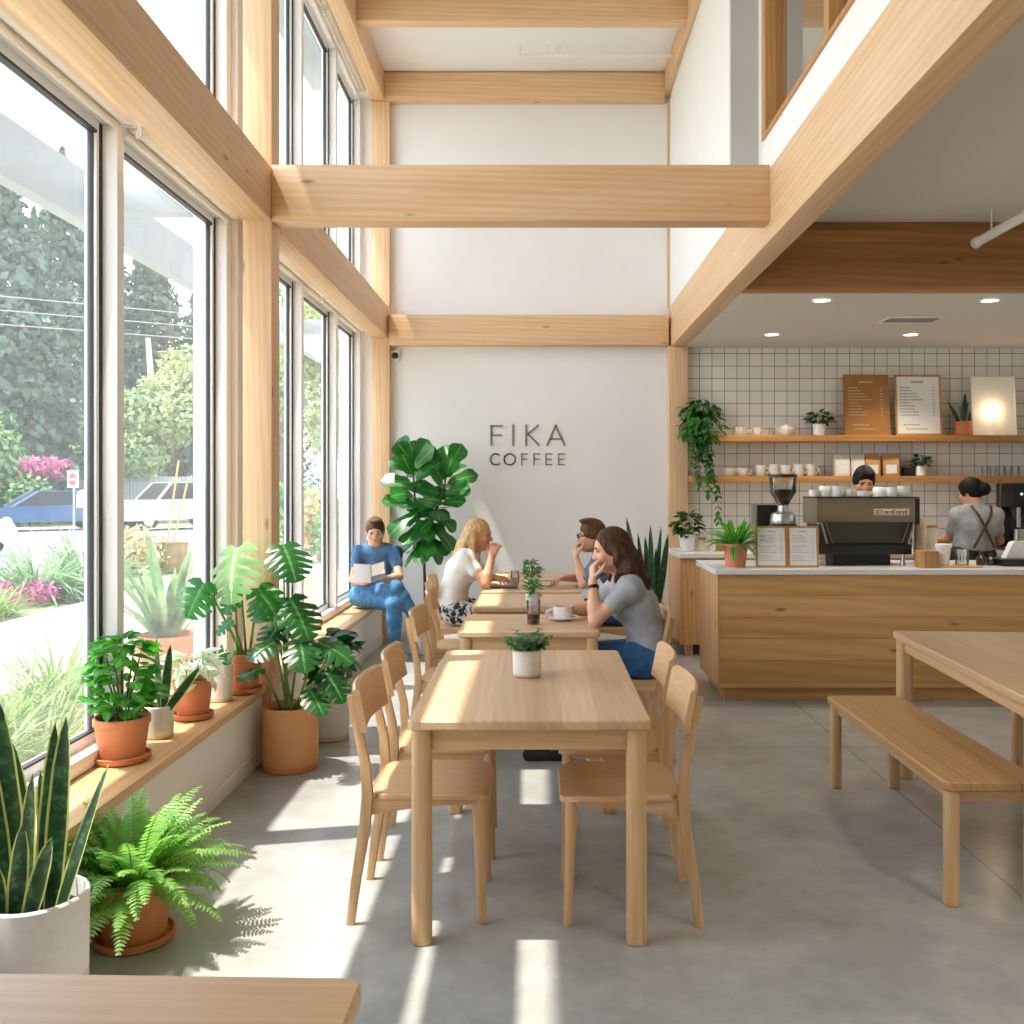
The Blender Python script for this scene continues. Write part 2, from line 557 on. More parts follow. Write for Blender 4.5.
# clothing and skin
def fabric(name, c1, c2=None, scale=30, rough=.85, sharp=(.35, .65)):
    t = NT(name); b = t.bsdf(rough=rough)
    n = t.noise(t.coords(), scale, 4, .6, .3)
    t.l(t.ramp(n, [(sharp[0], lin(c1)), (sharp[1], lin(c2 or c1))]), b.inputs['Base Color'])
    t.bump(t.noise(t.coords(), 14, 3), .35, .01)
    return t.m
def skinmat(name, c):
    t = NT(name); b = t.bsdf(lin(c), .5)
    b.inputs['Subsurface Weight'].default_value = .08
    b.inputs['Subsurface Radius'].default_value = (.02, .008, .004)
    n = t.noise(t.coords(), 30, 3)
    cc = lin(c)
    t.l(t.ramp(n, [(.3, tuple(x * .92 for x in cc[:3]) + (1,)), (.7, cc)]), b.inputs['Base Color'])
    return t.m
def hairmat(name, c1, c2):
    t = NT(name); b = t.bsdf(rough=.6, Specular_IOR_Level=.25)
    n = t.noise(t.coords((60, 60, 9)), 1.0, 4, .6, .4)
    t.l(t.ramp(n, [(.32, lin(c1)), (.68, lin(c2))]), b.inputs['Base Color'])
    t.bump(n, .25, .006)
    return t.m
skin_fair = skinmat('skin_fair', '#E0A98A')
skin_tan = skinmat('skin_warm', '#D09A78')
lip_mat = plain('lip', '#B4685C', .45, .05, 20)
eye_dark = plain('eye_dark', '#2A1E18', .25, .05, 20)
hair_brown = hairmat('hair_brown', '#2C1B13', '#5A3A26')
hair_blonde = hairmat('hair_blonde', '#A97F4C', '#DDBB86')
hair_short = hairmat('hair_short_brown', '#3E2A1C', '#6B4A30')
hair_black = hairmat('hair_black', '#070606', '#14100E')
denim = fabric('denim', '#2F5E86', '#4A80A8', 18)
denim_dark = fabric('denim_dark', '#1E4A72', '#2F6694', 18)
tee_blue = fabric('tee_blue', '#3E6286', '#54799C', 14)
tee_grey = fabric('tee_grey', '#93969A', '#ABADB0', 14)
tee_white = fabric('tee_white', '#E4DFDA', '#F2EEEA', 10)
shirt_slate = fabric('shirt_slate', '#4E6175', '#74879A', 40)
pattern_bw = fabric('pattern_black_white', '#1C1B1C', '#C9C4BF', 24, sharp=(.46, .54))
apron_dark = fabric('apron_dark', '#1E2226', '#2B3036', 12)
strap_brown = fabric('strap_brown', '#4A3524', '#5C4430', 20)
shoe_white = fabric('shoe_white', '#D8D6D2', '#E8E6E2', 20)
shoe_dark = fabric('shoe_dark', '#1E1A18', '#2C2622', 20)
asphalt = plain('asphalt', '#9C9C9A', .9, .1, 3)
pave = plain('pavement_concrete', '#C4C0B8', .9, .05, 4)
mulch = plain('mulch', '#8C7450', .95, .3, 9, .3)
lawn = plain('lawn', '#788A5A', .95, .2, 6, .2)
galv = plain('grey_painted_steel', '#8E9498', .5, .06, 4)
# ------------------------------------------------------------------ the setting
def sbox(name, b, mat, bev=0.0, label=None):
    return struct(name, MB().box(*b, bev=bev), mat, 35, label)
sbox('floor', (-1.95, 5.4, -2.6, 9.3, -.08, 0), concrete)
sbox('wall_far', (-1.8, 1.42, 9.15, 9.3, 0, 5.5), white_wall)
sbox('wall_counter', (1.42, 5.4, 9.15, 9.3, 0, 2.86), tile)
sbox('wall_right', (5.4, 5.5, -2.6, 9.3, 0, 5.6), white_wall)
sbox('wall_back', (-1.95, 5.4, -2.7, -2.6, 0, 5.6), white_wall)
sbox('ceiling', (-1.95, 5.4, -2.6, 9.3, 5.5, 5.62), white_ceiling)
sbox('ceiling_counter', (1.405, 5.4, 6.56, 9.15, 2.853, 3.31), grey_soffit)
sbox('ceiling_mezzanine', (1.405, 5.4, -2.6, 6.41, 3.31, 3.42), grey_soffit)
sbox('wall_mezzanine', (1.262, 1.40, 6.26, 9.15, 3.25, 5.5), white_wall)
sbox('trim_1', (1.262, 1.47, 6.22, 6.258, 3.25, 5.5), grey_wall)  # end face of the upper wall, greyer than the white beside it
m = MB()
m.box(1.445, 1.55, -2.6, 6.22, 3.42, 3.73); m.box(1.445, 1.55, -2.6, 6.22, 5.25, 5.5)
m.box(1.445, 1.55, 6.07, 6.22, 3.73, 5.25); m.box(1.445, 1.55, -2.6, 1.2, 3.73, 5.25)
struct('wall_upper', m, white_wall)
sbox('wall_left', (-1.95, -1.80, -2.6, 9.15, -.05, .41), white_wall)
m = MB()
m.box(-1.95, -1.70, 5.285, 5.60, .411, 5.25, .004)
m.box(-1.95, -1.87, 9.13, 9.15, .41, 5.5); m.box(-1.95, -1.735, -2.6, 1.495, .41, 5.5)  # near stretch, out of view, made solid to keep sun off the corner table
struct('wall_pier', m, white_wall)
sbox('added_eave', (-2.25, -1.95, -2.6, 9.3, 5.42, 5.62), galv)  # unseen overhang, added and sized to narrow the sun through the upper windows

# timber frame: posts and beams, every one a piece of its own
def beam(n, b, mat, label, skew=0.0):
    mb = MB().box(*b, bev=.006)
    if skew:
        mb.v = [(x + skew * (b[3] - y), y, z) for x, y, z in mb.v]
    return struct('trim_%d' % n, mb, mat, 35, label)
beam(2, (-1.63, -1.47, 5.15, 5.31, 0, 5.22), pine[2], 'tall pale timber post between the two window bays')
beam(3, (-1.625, -1.45, 9.06, 9.148, 0, 5.22), pine[2], 'pale timber post in the far left corner')
beam(4, (-1.63, -1.47, 1.0, 1.16, 0, 5.22), pine[2], 'timber post nearest the camera on the window side')
beam(5, (-1.63, -1.47, 1.16, 5.149, 2.96, 3.25), pine[1], 'timber beam over the near lower windows', .014)
beam(6, (-1.63, -1.47, 5.311, 9.059, 2.94, 3.25), pine[1], 'timber beam over the far lower windows')
beam(7, (-1.469, 1.259, 5.143, 5.283, 2.955, 3.265), pine[0], 'timber beam crossing the hall at mid height')
beam(8, (-1.449, 1.235, 9.02, 9.149, 2.865, 3.155), pine[0], 'timber beam on the far white wall')
beam(9, (1.26, 1.402, -2.59, 9.149, 2.854, 3.25), pine[1], 'long timber beam on the counter side')
beam(10, (1.236, 1.42, 9.02, 9.149, 0, 2.853), pine[2], 'timber post between white wall and tiled wall')
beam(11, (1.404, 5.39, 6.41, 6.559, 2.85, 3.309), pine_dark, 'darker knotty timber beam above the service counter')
beam(12, (-1.63, -1.50, -2.59, 9.149, 5.222, 5.499), pine[1], 'timber eaves beam over the upper windows')
beam(13, (-1.499, 1.199, 7.66, 7.78, 5.30, 5.499), pine[0], 'timber roof beam nearer the camera')
beam(14, (-1.499, 1.199, 9.03, 9.149, 5.222, 5.485), pine[0], 'timber roof beam at the far wall')
beam(15, (1.20, 1.261, -2.59, 9.149, 5.30, 5.499), pine[1], 'slim timber beam along the top of the right wall')
beam(16, (1.238, 1.261, 9.12, 9.149, 3.25, 5.22), pine[2], 'thin corner batten on the upper far wall')

sbox('baseboard_far', (-1.449, 1.235, 9.138, 9.1495, 0, .09), skirting, .003)

# ------------------------------------------------------------------ windows
def window(n, y0, y1, z0, z1, mull, label):
    """white frame in the plane x=-1.8; mull = list of (ya, yb) uprights"""
    fr = MB()
    xo, xi = -1.86, -1.735
    fr.box(xo, xi, y0, y1, z0, z0 + .06, .006); fr.box(xo, xi, y0, y1, z1 - .07, z1, .006)
    ups = [(y0, y0 + .07)] + mull + [(y1 - .075, y1)]
    for a, b in ups: fr.box(xo, xi, a, b, z0 + .06, z1 - .07, .006)
    o = struct('window_%d' % n, fr, white_frame, 35, label)
    for (a, b), (d, c) in zip(ups, ups[1:]):
        sash = MB()
        for q in ((b, b + .035, z0 + .06, z1 - .07), (d - .045, d, z0 + .06, z1 - .07)):
            sash.box(-1.85, -1.80, *q, bev=.003)
        sash.box(-1.85, -1.80, b + .035, d - .045, z0 + .06, z0 + .10, .003)
        sash.box(-1.85, -1.80, b + .035, d - .045, z1 - .11, z1 - .07, .003)
        sash.build('sash', white_frame, o)
        g = MB()
        g.box(-1.805, -1.796, d - .022, d - .001, z0 + .065, z1 - .075)
        g.box(-1.835, -1.812, d - .052, d - .044, z0 + .10, z1 - .11)
        g.box(-1.826, -1.80, b + .035, b + .043, z0 + .10, z1 - .11)
        g.box(-1.826, -1.798, b + .035, d - .045, z1 - .122, z1 - .11)
        g.box(-1.826, -1.80, b + .035, d - .045, z0 + .10, z0 + .108)
        g.build('gasket', gasket, o)
        p = MB().add([(-1.825, b + .03, z0 + .09), (-1.825, d - .04, z0 + .09), (-1.825, d - .04, z1 - .10), (-1.825, b + .03, z1 - .10)], [(0, 1, 2, 3)])
        p.build('pane', window_glass, o, 0)
    return o
window(1, 1.5, 5.28, .412, 3.06, [(3.86, 3.925)], 'lower window bay nearest the camera')
window(2, 5.605, 9.13, .412, 3.06, [(6.84, 6.91), (8.0, 8.07)], 'lower window bay beside the reading man')
window(3, 1.5, 5.28, 3.10, 5.30, [(3.86, 3.925)], 'upper window bay nearest the camera')
window(4, 5.605, 9.13, 3.10, 5.30, [(6.84, 6.91), (8.0, 8.07)], 'upper window bay at the far end')
# interior window of the mezzanine
m = MB()
for q in ((1.2, 6.07, 3.73, 3.76), (1.2, 6.07, 5.22, 5.25), (5.97, 6.07, 3.76, 5.22), (4.66, 4.74, 3.76, 5.22), (1.2, 1.3, 3.76, 5.22)):
    m.box(1.43, 1.55, *q, bev=.004)
w5 = struct('window_5', m, frame_wood, 35, 'timber framed interior window high on the right')
MB().add([(1.5, 1.3, 3.76), (1.5, 5.97, 3.76), (1.5, 5.97, 5.22), (1.5, 1.3, 5.22)], [(0, 1, 2, 3)]).build('pane', mat_glass('interior_glass', tint=(.78, .8, .78, 1)), w5, 0)
# what stands behind it: rear wall and a roof beam of the upper room
sbox('wall_mezzanine_rear', (1.55, 5.4, 7.2, 7.3, 3.42, 5.5), grey_wall)
beam(17, (1.56, 5.39, 6.55, 6.7, 5.15, 5.499), pine[0], 'timber beam inside the upper room')

# ------------------------------------------------------------------ window benches
def window_bench(y0, y1, label):
    t = thing('window_bench', label, 'bench', (-1.64, (y0 + y1) / 2, 0))
    h = (y1 - y0) / 2
    MB().box(-.158, .118, -h, h, .001, .372, .003).build('base', bench_paint, t)
    MB().box(-.120 + .238, .126, -h, h, .001, .085, .002).build('baseboard', skirting, t)
    MB().box(-.158, .142, -h, h, .372, .41, .005).build('seat', ledge_wood, t)
    return t
window_bench(-2.55, 5.145, 'long white window bench with wooden seat carrying the potted plants')
window_bench(5.315, 9.055, 'far white window bench with wooden seat where the reading man sits')

# ------------------------------------------------------------------ roller blinds
def blind(y0, y1, z, label, chain=False):
    t = thing('roller_blind', label, 'blind', (-1.705, (y0 + y1) / 2, z))
    h = (y1 - y0) / 2
    MB().tube([(0, -h + .02, 0), (0, h - .02, 0)], .038, 20).build('roll', blind_fabric, t)
    MB().tube([(-.035, -h + .02, -.05), (-.035, h - .02, -.05)], .012, 8).build('bottom_bar', blind_fabric, t)
    for s in (-1, 1):
        MB().box(-.055, .03, s * h - .008, s * h + .008, -.03, .05, .004).build('bracket', white_metal, t)
    if chain:
        pts = [(.045, h - .03, -.02)] + [(.05 + .012 * math.sin(k), h - .03 + .035 * math.sin(PI * k / 8), -.02 - .07 * math.sin(PI * k / 8)) for k in range(1, 8)] + [(.045, h + .03, -.02)]
        MB().tube(pts, .004, 6).build('pull_chain', white_metal, t)
blind(1.53, 3.88, 3.03, 'white roller blind rolled up above the nearest tall pane', True)
blind(3.92, 5.25, 3.03, 'white roller blind rolled up above the pane left of the timber post')
blind(5.64, 7.42, 3.03, 'white roller blind rolled up just beyond the timber post')
blind(7.46, 9.03, 3.03, 'white roller blind rolled up above the reading man')
blind(5.64, 7.42, 5.33, 'white roller blind of the upper windows nearer the post')
blind(7.46, 9.03, 5.33, 'white roller blind of the upper windows at the far wall')

# ------------------------------------------------------------------ wall lettering
yw = 9.146
t = thing('wall_sign', 'thin bronze lettering reading FIKA COFFEE on the far white wall', 'sign', tuple(P(527, 447, yw)))
def sx(u): return (u - 527) * yw / F
def sz(v): return -(v - 447) * yw / F
def stroke(mb, pts, w):
    for (a, b) in zip(pts, pts[1:]):
        a = V((sx(a[0]), 0, sz(a[1]))); b = V((sx(b[0]), 0, sz(b[1])))
        d = (b - a).normalized(); n = V((-d.z, 0, d.x)) * w / 2
        a = a - d * w * .5; b = b + d * w * .5
        q = [a + n, b + n, b - n, a - n]
        vs = q + [x + V((0, -.005, 0)) for x in q]
        mb.add(vs, [(0, 1, 2, 3), (7, 6, 5, 4), (0, 4, 5, 1), (1, 5, 6, 2), (2, 6, 7, 3), (3, 7, 4, 0)])
def zz(x, y): return (475 + x / 9.752, 415 + y / 9.752)
L1, L2 = .018, .011
FIKA = {'F': [[(158, 292), (158, 108), (262, 108)], [(158, 198), (255, 198)]], 'I': [[(371, 102), (371, 292)]],
        'K': [[(499, 102), (499, 292)], [(612, 104), (516, 186), (622, 292)]], 'A': [[(704, 292), (786, 104), (872, 292)], [(735, 234), (838, 234)]]}
for ch, sts in FIKA.items():
    mb = MB()
    for s_ in sts: stroke(mb, [zz(*p) for p in s_], L1)
    tag(mb.build('letter', sign_bronze, t, 0), 'letter %s of the upper word' % ch)
def arc(cx, cy, r, a0, a1, n=22):
    return [(cx + r * math.cos(R(a0 + (a1 - a0) * k / n)), cy + r * math.sin(R(a0 + (a1 - a0) * k / n))) for k in range(n + 1)]
COFFEE = [[arc(203, 432, 54, -48, -312)], [arc(338, 432, 54, 0, 360, 30)]]
for x in (455, 575): COFFEE.append([[(x, 486), (x, 380), (x + 56, 380)], [(x, 430), (x + 50, 430)]])
for x in (692, 815): COFFEE.append([[(x + 58, 380), (x, 380), (x, 484), (x + 58, 484)], [(x, 432), (x + 52, 432)]])
for ch, sts in zip('COFFEE', COFFEE):
    mb = MB()
    for s_ in sts: stroke(mb, [zz(*p) for p in s_], L2)
    tag(mb.build('letter', sign_bronze, t, 0), 'letter %s of the lower word' % ch)

# security camera on the far wall
c = P(395, 356, 9.15)
t = thing('security_camera', 'small white security camera with black lens on the far wall', 'camera', tuple(c))
MB().box(-.05, .05, -.035, -.001, -.05, .05, .008).build('housing', white_metal, t)
MB().lathe([(0, 0), (.03, 0), (.033, .02), (.022, .045), (0, .05)], 16, (.008, -.034, -.004), Matrix.Rotation(R(90), 3, 'X')).build('lens', black_metal, t)

# sprinkler pipes
t = thing('sprinkler_pipe', 'thin white sprinkler pipe running across the high ceiling', 'pipe', (.5, 8.5, 5.4))
MB().tube([(-.68, 0, .0), (.72, 0, .0)], .013, 8).build('pipe', white_metal, t)
MB().tube([(-.68, 0, -.005), (-.68, 0, .085)], .012, 8).build('sprinkler_head', white_metal, t)
for x in (-.42, -.32):
    MB().tube([(x, 0, .0), (x, 0, .099)], .005, 6).build('hanger', white_metal, t)
t = thing('ceiling_pipe', 'thick white pipe hung under the ceiling at the right edge', 'pipe', (2.93, 5.2, 3.14))
MB().tube([(0, -2.6, 0), (0, 1.08, 0)], .031, 16).build('pipe', white_metal, t)
MB().tube([(0, 1.085, 0), (0, 1.12, 0)], .037, 16).build('cap', white_metal, t)
for y in (.9, -1.2):
    MB().tube([(0, y, .03), (0, y, .169)], .006, 6).build('hanger', white_metal, t)

# downlights and vent over the counter
for u, v, lb in ((772, 334, 'round recessed downlight nearest the trailing plant'), (911, 334, 'round recessed downlight above the wooden menu boards'),
                 (822, 299.6, 'round recessed downlight nearer the beam, left of the vent'), (990, 299.6, 'round recessed downlight nearer the beam, right of the vent')):
    y = F * 1.353 / (V0 - v)
    t = thing('downlight', lb, 'ceiling light', ((u - U0) * y / F, y, 2.853), 0, 'recessed downlights over the counter')
    MB().lathe([(.075, -.001), (.078, -.006), (.062, -.010), (.058, -.004)], 24).build('trim_ring', white_metal, t)
    MB().lathe([(0, -.0035), (.058, -.0035)], 24).build('diffuser', lamp_glow, t)
    l = bpy.data.lights.new('downlight_lamp', 'SPOT'); l.energy = 46; l.color = (1, .86, .68); l.spot_size = R(110); l.spot_blend = .7; l.shadow_soft_size = .05
    lo = bpy.data.objects.new('downlight_lamp', l); COL.objects.link(lo); lo.location = ((u - U0) * y / F, y, 2.835)
for x, y, lb in ((2.3, 1.2, 'added unseen downlight over the communal table, window side'), (3.8, 1.2, 'added unseen downlight over the communal table, wall side'), (2.3, -1.0, 'added unseen downlight by the rear wall, window side'), (3.8, -1.0, 'added unseen downlight by the rear wall, wall side')):  # invented fixtures out of view, added to brighten the counter side
    t = thing('downlight', lb, 'ceiling light', (x, y, 3.31), 0, 'unseen downlights added under the lower ceiling')
    MB().lathe([(.075, -.001), (.078, -.006), (.062, -.010), (.058, -.004)], 24).build('trim_ring', white_metal, t)
    MB().lathe([(0, -.0035), (.058, -.0035)], 24).build('diffuser', lamp_glow, t)
    l = bpy.data.lights.new('downlight_lamp', 'SPOT'); l.energy = 115; l.color = (1, .9, .76); l.spot_size = R(130); l.spot_blend = .8; l.shadow_soft_size = .07
    lo = bpy.data.objects.new('downlight_lamp', l); COL.objects.link(lo); lo.location = (x, y, 3.29)
c = V((2.98, 7.55, 2.852))
t = thing('air_vent', 'small slatted ceiling vent between the downlights', 'vent', tuple(c))
MB().box(-.23, .23, -.12, .12, -.012, 0, .003).build('frame', white_metal, t)
for k in range(6):
    MB().box(-.2, .2, -.085 + k * .03, -.07 + k * .03, -.016, -.011).build('slat', galv, t)
# ------------------------------------------------------------------ dining tables
def table(name, label, x0, x1, y0, y1, h=.74, top_mat=None, leg=.066, group=None, th=.032, cat='table', rz=0.0, apron=.072, inset=.012):
    cx, cy = (x0 + x1) / 2, (y0 + y1) / 2
    t = thing(name, label, cat, (cx, cy, 0), rz, group)
    w, d = (x1 - x0) / 2, (y1 - y0) / 2
    top = slab(MB(), -w, w, -d, d, h - th, h, .028, .005)
    top.build('tabletop' if cat == 'table' else 'seat', top_mat or oak_top_y, t)
    a = inset + .014
    for s in (-1, 1):
        MB().box(-w + leg + inset, w - leg - inset, s * (d - a - .022) - .011, s * (d - a - .022) + .011, h - th - apron, h - th, .003).build('apron', oak[0], t)
        MB().box(s * (w - a - .022) - .011, s * (w - a - .022) + .011, -d + leg + inset, d - leg - inset, h - th - apron, h - th, .003).build('apron', oak[1], t)
    for sx_ in (-1, 1):
        for sy_ in (-1, 1):
            x = sx_ * (w - inset - leg / 2); y = sy_ * (d - inset - leg / 2); q = leg / 2
            slab(MB(), x - q, x + q, y - q, y + q, .001, h - th, leg * .36, .003).build('leg', oak[2], t)
    return t
G = 'oak cafe tables in the middle row'
table('dining_table', 'long oak dining table nearest the camera with a white potted plant on it', -.434, .363, 3.053, 4.383, group=G)
table('dining_table', 'small oak table where the brown-haired woman rests her elbow', -.435, .318, 4.93, 5.62, top_mat=oak_top_x, leg=.06, group=G)
table('dining_table', 'small oak table in the middle of the row with a small plant on it', -.435, .300, 5.93, 6.68, top_mat=oak_top_x, leg=.06, group=G)
table('dining_table', 'small oak table between the blonde woman and the man in glasses', -.435, .300, 6.82, 7.56, top_mat=oak_top_x, leg=.06, group=G)
table('dining_table', 'farthest small oak table in the row by the white wall', -.395, .315, 7.72, 8.42, top_mat=oak_top_x, leg=.06, group=G)
# foreground corner, communal table and its benches
table('dining_table', 'oak table cut off by the bottom left corner of the view', -1.55, -.283, .62, 1.475, top_mat=oak_top_x, rz=R(-1.5))
table('communal_table', 'large oak communal table at the right edge of the view', 1.77, 2.60, 2.95, 4.88, h=.75, top_mat=oak_top_y, leg=.075, rz=R(-3.9), th=.035, apron=.06)
table('bench_seat', 'oak bench standing on the near side of the communal table', 1.44, 1.805, 3.34, 4.735, h=.45, top_mat=wood('bench_top', '#DDB47E', '#C1925A', 1, .38, (0, .182), 0, vary=.2, gap=True), leg=.052, cat='bench', th=.034, apron=.045).name = 'dining_bench'
table('bench_seat', 'oak bench at the far side of the communal table, mostly out of view', 2.31, 2.66, 3.3, 4.66, h=.45, top_mat=oak_top_y, leg=.05, cat='bench', th=.03, apron=.045).name = 'dining_bench'

# ------------------------------------------------------------------ chairs (facing +x, origin on the floor below the seat)
def make_chair():
    t = thing('dining_chair', 'x', 'chair')
    # seat: dished board with rounded corners
    mb = MB(); n = None; vs = []; fs = []
    N = 14
    def top_z(x, y): return .452 - .012 * math.exp(-((x - .0) ** 2 + y * y) / .02) - (.010 * max(0, (x - .15) / .06) ** 2)
    rings = []
    for sc_, dz in ((1, -.018), (1.0, -.004), (.985, 0), (.8, 0), (.5, 0), (.2, 0)):
        pts = quad_round(-.19, .222, -.212, .212, .07, 6)
        ring = []
        for x, y in pts:
            taper = 1 - .07 * (1 - (x + .19) / .41)
            X, Y = .016 + (x - .016) * sc_, y * sc_ * taper
            ring.append(V((X, Y, top_z(X, Y) + dz)))
        rings.append(ring)
    n = len(rings[0])
    for r_ in rings: vs += r_
    for i in range(len(rings) - 1):
        fs += [(i * n + k, i * n + (k + 1) % n, (i + 1) * n + (k + 1) % n, (i + 1) * n + k) for k in range(n)]
    fs.append(tuple((len(rings) - 1) * n + k for k in range(n))); fs.append(tuple(range(n - 1, -1, -1)))
    mb.add(vs, fs).build('seat', chair_ply, t)
    # backrest: curved board, hollow towards the sitter
    mb = MB(); vs = []; fs = []; M_ = 16; K = 6
    def ang(z): return -.205 - (z - .45) * .19
    prof = []
    for j in range(M_ + 1):
        y = -.222 + .444 * j / M_
        c = .028 * (1 - (y / .222) ** 2)
        for z, off in ((.664, .0), (.658, .011), (.664, .022), (.812, .022), (.821, .011), (.812, 0)):
            e = 1.0
            zz_ = z
            if j in (0, M_): zz_ = .74 + (z - .74) * .93
            x = ang(z) + .042 - c + off - .008
            vs.append(V((x, y, zz_)))
    for j in range(M_):
        for k in range(K):
            k2 = (k + 1) % K
            fs.append((j * K + k, (j + 1) * K + k, (j + 1) * K + k2, j * K + k2))
    fs.append(tuple(range(K))); fs.append(tuple(M_ * K + k for k in range(K - 1, -1, -1)))
    mb.add(vs, fs).build('backrest', chair_ply_y, t, 40)
    for s in (-1, 1):
        p = [(-.255, s * .186, .001), (-.236, s * .187, .15), (-.205, s * .188, .34), (-.196, s * .188, .45), (-.203, s * .188, .55), (-.236, s * .187, .70), (-.256, s * .186, .785)]
        MB().tube(p, [.74, .86, 1.0, 1.0, .9, .76, .64], 12, flat=(.020, .014), up=(1, 0, 0)).build('leg', oak[2], t)
        MB().tube([(.196, s * .178, .001), (.182, s * .172, .44)], [.0145, .022], 14).build('leg', oak[2], t)
        poly = [(-.19, .375), (-.19, .437), (.175, .437), (.175, .412), (.0, .405)]
        M1 = Matrix(((1, 0, 0), (0, 0, 1), (0, 1, 0)))
        MB().prism(poly, s * .178 - .011, s * .178 + .011, M1).build('side_rail', oak[0], t)
    MB().box(.165, .187, -.16, .16, .398, .436, .003).build('front_rail', oak[1], t)
    MB().box(-.205, -.185, -.175, .175, .385, .436, .003).build('rear_rail', oak[1], t)
    return t
chair0 = make_chair()
GC = 'oak chairs along the row of tables'
chairs = [
    (-.395, 3.41, 0, 'oak chair on the window side of the front table, nearest the camera'),
    (-.395, 3.97, 0, 'oak chair on the window side of the front table, second from the camera'),
    (-.46, 5.29, 0, 'empty oak chair on the window side of the table with the iced coffee glass'),
    (-.50, 6.30, 0, 'empty oak chair just in front of the blonde woman'),
    (-.60, 7.24, 0, 'oak chair the blonde woman sits on'),
    (.29, 3.39, PI, 'oak chair on the counter side of the front table, nearest the camera'),
    (.30, 3.96, PI, 'oak chair on the counter side of the front table, second from the camera'),
    (.46, 5.30, PI, 'oak chair the brown-haired woman sits on'),
    (.44, 6.29, PI, 'oak chair mostly hidden behind the brown-haired woman'),
    (.50, 7.22, PI, 'oak chair the man in glasses sits on'),
]
for i, (x, y, rz, lb) in enumerate(chairs):
    if i == 0:
        chair0.location = (x, y, 0); chair0['label'] = lb; chair0['group'] = GC
    else:
        dup(chair0, (x, y, 0), rz + R([0, 1.5, -2, 2, 0, 0, -1, 3, 0, 0][i]), lb, GC)

# ------------------------------------------------------------------ service counter
t = thing('service_counter', 'front service counter clad in horizontal knotty oak planks', 'counter', (1.24, 6.56, 0))
MB().box(.012, 3.96, 0, .74, .10, .888, .002).build('plank_front', oak_counter, t)
MB().box(0, .0115, -.002, .742, .10, .888, .002).build('end_panel', oak_counter_y, t)
MB().box(.06, 3.96, .07, .70, .001, .10).build('kick_plate', oak_counter, t)
t = tag(slab(MB(), 1.215, 5.2, 6.53, 7.33, .889, .930, .01, .004).build('worktop', stone_top), 'pale stone worktop lying on the front service counter', 'worktop')
t = thing('back_counter', 'oak back counter standing along the tiled wall', 'counter', (1.245, 8.35, 0))
MB().box(.012, 3.95, 0, .78, .10, .868, .002).build('cabinet_front', oak_counter_y, t)
MB().box(0, .0115, -.002, .78, .10, .868, .002).build('end_panel', oak_counter_y, t)
for x in (.06, 1.4, 2.8):
    MB().box(x, x + .06, .05, .11, .001, .10).build('foot', oak[2], t)
tag(slab(MB(), 1.225, 5.195, 8.31, 9.145, .869, .917, .008, .004).build('worktop', stone_top), 'pale stone worktop on the back counter under the shelves', 'worktop')
for z0, z1, x0, lb in ((1.93, 1.99, 1.44, 'upper oak wall shelf carrying the menu boards'), (1.545, 1.604, 1.425, 'lower oak wall shelf carrying mugs and coffee bags')):
    tag(MB().box(x0, 5.2, 8.86, 9.148, z0, z1, .004).build('wall_shelf', oak_shelf), lb, 'shelf')
ZU, ZL, ZC, ZB, ZT = 1.99, 1.604, .930, .917, .74
def Xat(u, y): return (u - U0) * y / F

# ------------------------------------------------------------------ cups, mugs and glasses
def mug(label, loc, r, h, mat, rz=0.0, group=None, handle=True, rim=None, name='mug', cat='mug'):
    t = thing(name, label, cat, loc, rz, group)
    MB().lathe([(0, .0005), (r * .8, .0005), (r * .93, h * .12), (r, h * .5), (r * 1.0, h), (r * .9, h), (r * .88, h * .2), (0, h * .12)], 20).build('cup_body', mat, t)
    if handle:
        MB().tube([(r * .95 + r * .75 * math.sin(PI * k / 8), 0, h * (.82 - .6 * k / 8)) for k in range(9)], r * .13, 8).build('cup_handle', mat, t)
    if rim:
        MB().tube([(r * math.cos(a) * .97, r * math.sin(a) * .97, h) for a in [2 * PI * k / 20 for k in range(21)]], r * .06, 6, False).build('cup_rim', rim, t)
    return t
G1 = 'mugs on the upper shelf'
mug('brown-rimmed mug on the upper shelf beside the trailing plant', (Xat(738, 9), 8.98, ZU), .055, .085, china_grey, R(0), G1, rim=china_rim)
mug('cream mug on the upper shelf, second from the trailing plant', (Xat(757, 9), 8.98, ZU), .048, .08, china_grey, R(180), G1, rim=china_rim)
G2 = 'mugs on the lower shelf'
names = ['first', 'second', 'third', 'fourth', 'fifth', 'sixth', 'seventh']
for k, (u, h, r) in enumerate(((728, .075, .05), (742, .075, .052), (760, .105, .05), (773, .112, .046), (785, .105, .046), (798, .112, .05), (810, .112, .045))):
    mug('stoneware mug on the lower shelf, %s from the left' % names[k], (Xat(u, 9), 8.98, ZL), r, h, china_grey, R(-20), G2)
t = thing('teapot', 'cream ceramic teapot on the upper shelf left of the small potted plant', 'teapot', (Xat(786, 9), 8.98, ZU))
MB().lathe([(0, .0005), (.055, .0005), (.075, .03), (.078, .06), (.06, .09), (.03, .1), (0, .102)], 20).build('pot_body', china_grey, t)
MB().tube([(-.07, 0, .04), (-.10, 0, .07), (-.115, 0, .095)], [.016, .012, .009], 8).build('spout', china_grey, t)
MB().tube([(.07 + .04 * math.sin(PI * k / 8), 0, .08 - .055 * k / 8) for k in range(9)], .007, 8).build('pot_handle', china_grey, t)
MB().ball((0, 0, .108), .012).build('lid_knob', china_grey, t)
def tumbler(label, loc, r, h, group=None):
    return tag(MB().lathe([(0, .001), (r * .85, .001), (r, h), (r * .92, h), (r * .78, .012), (0, .012)], 18).build('glass_tumbler', clear_glass, None, 40, loc), label, 'glass', group)
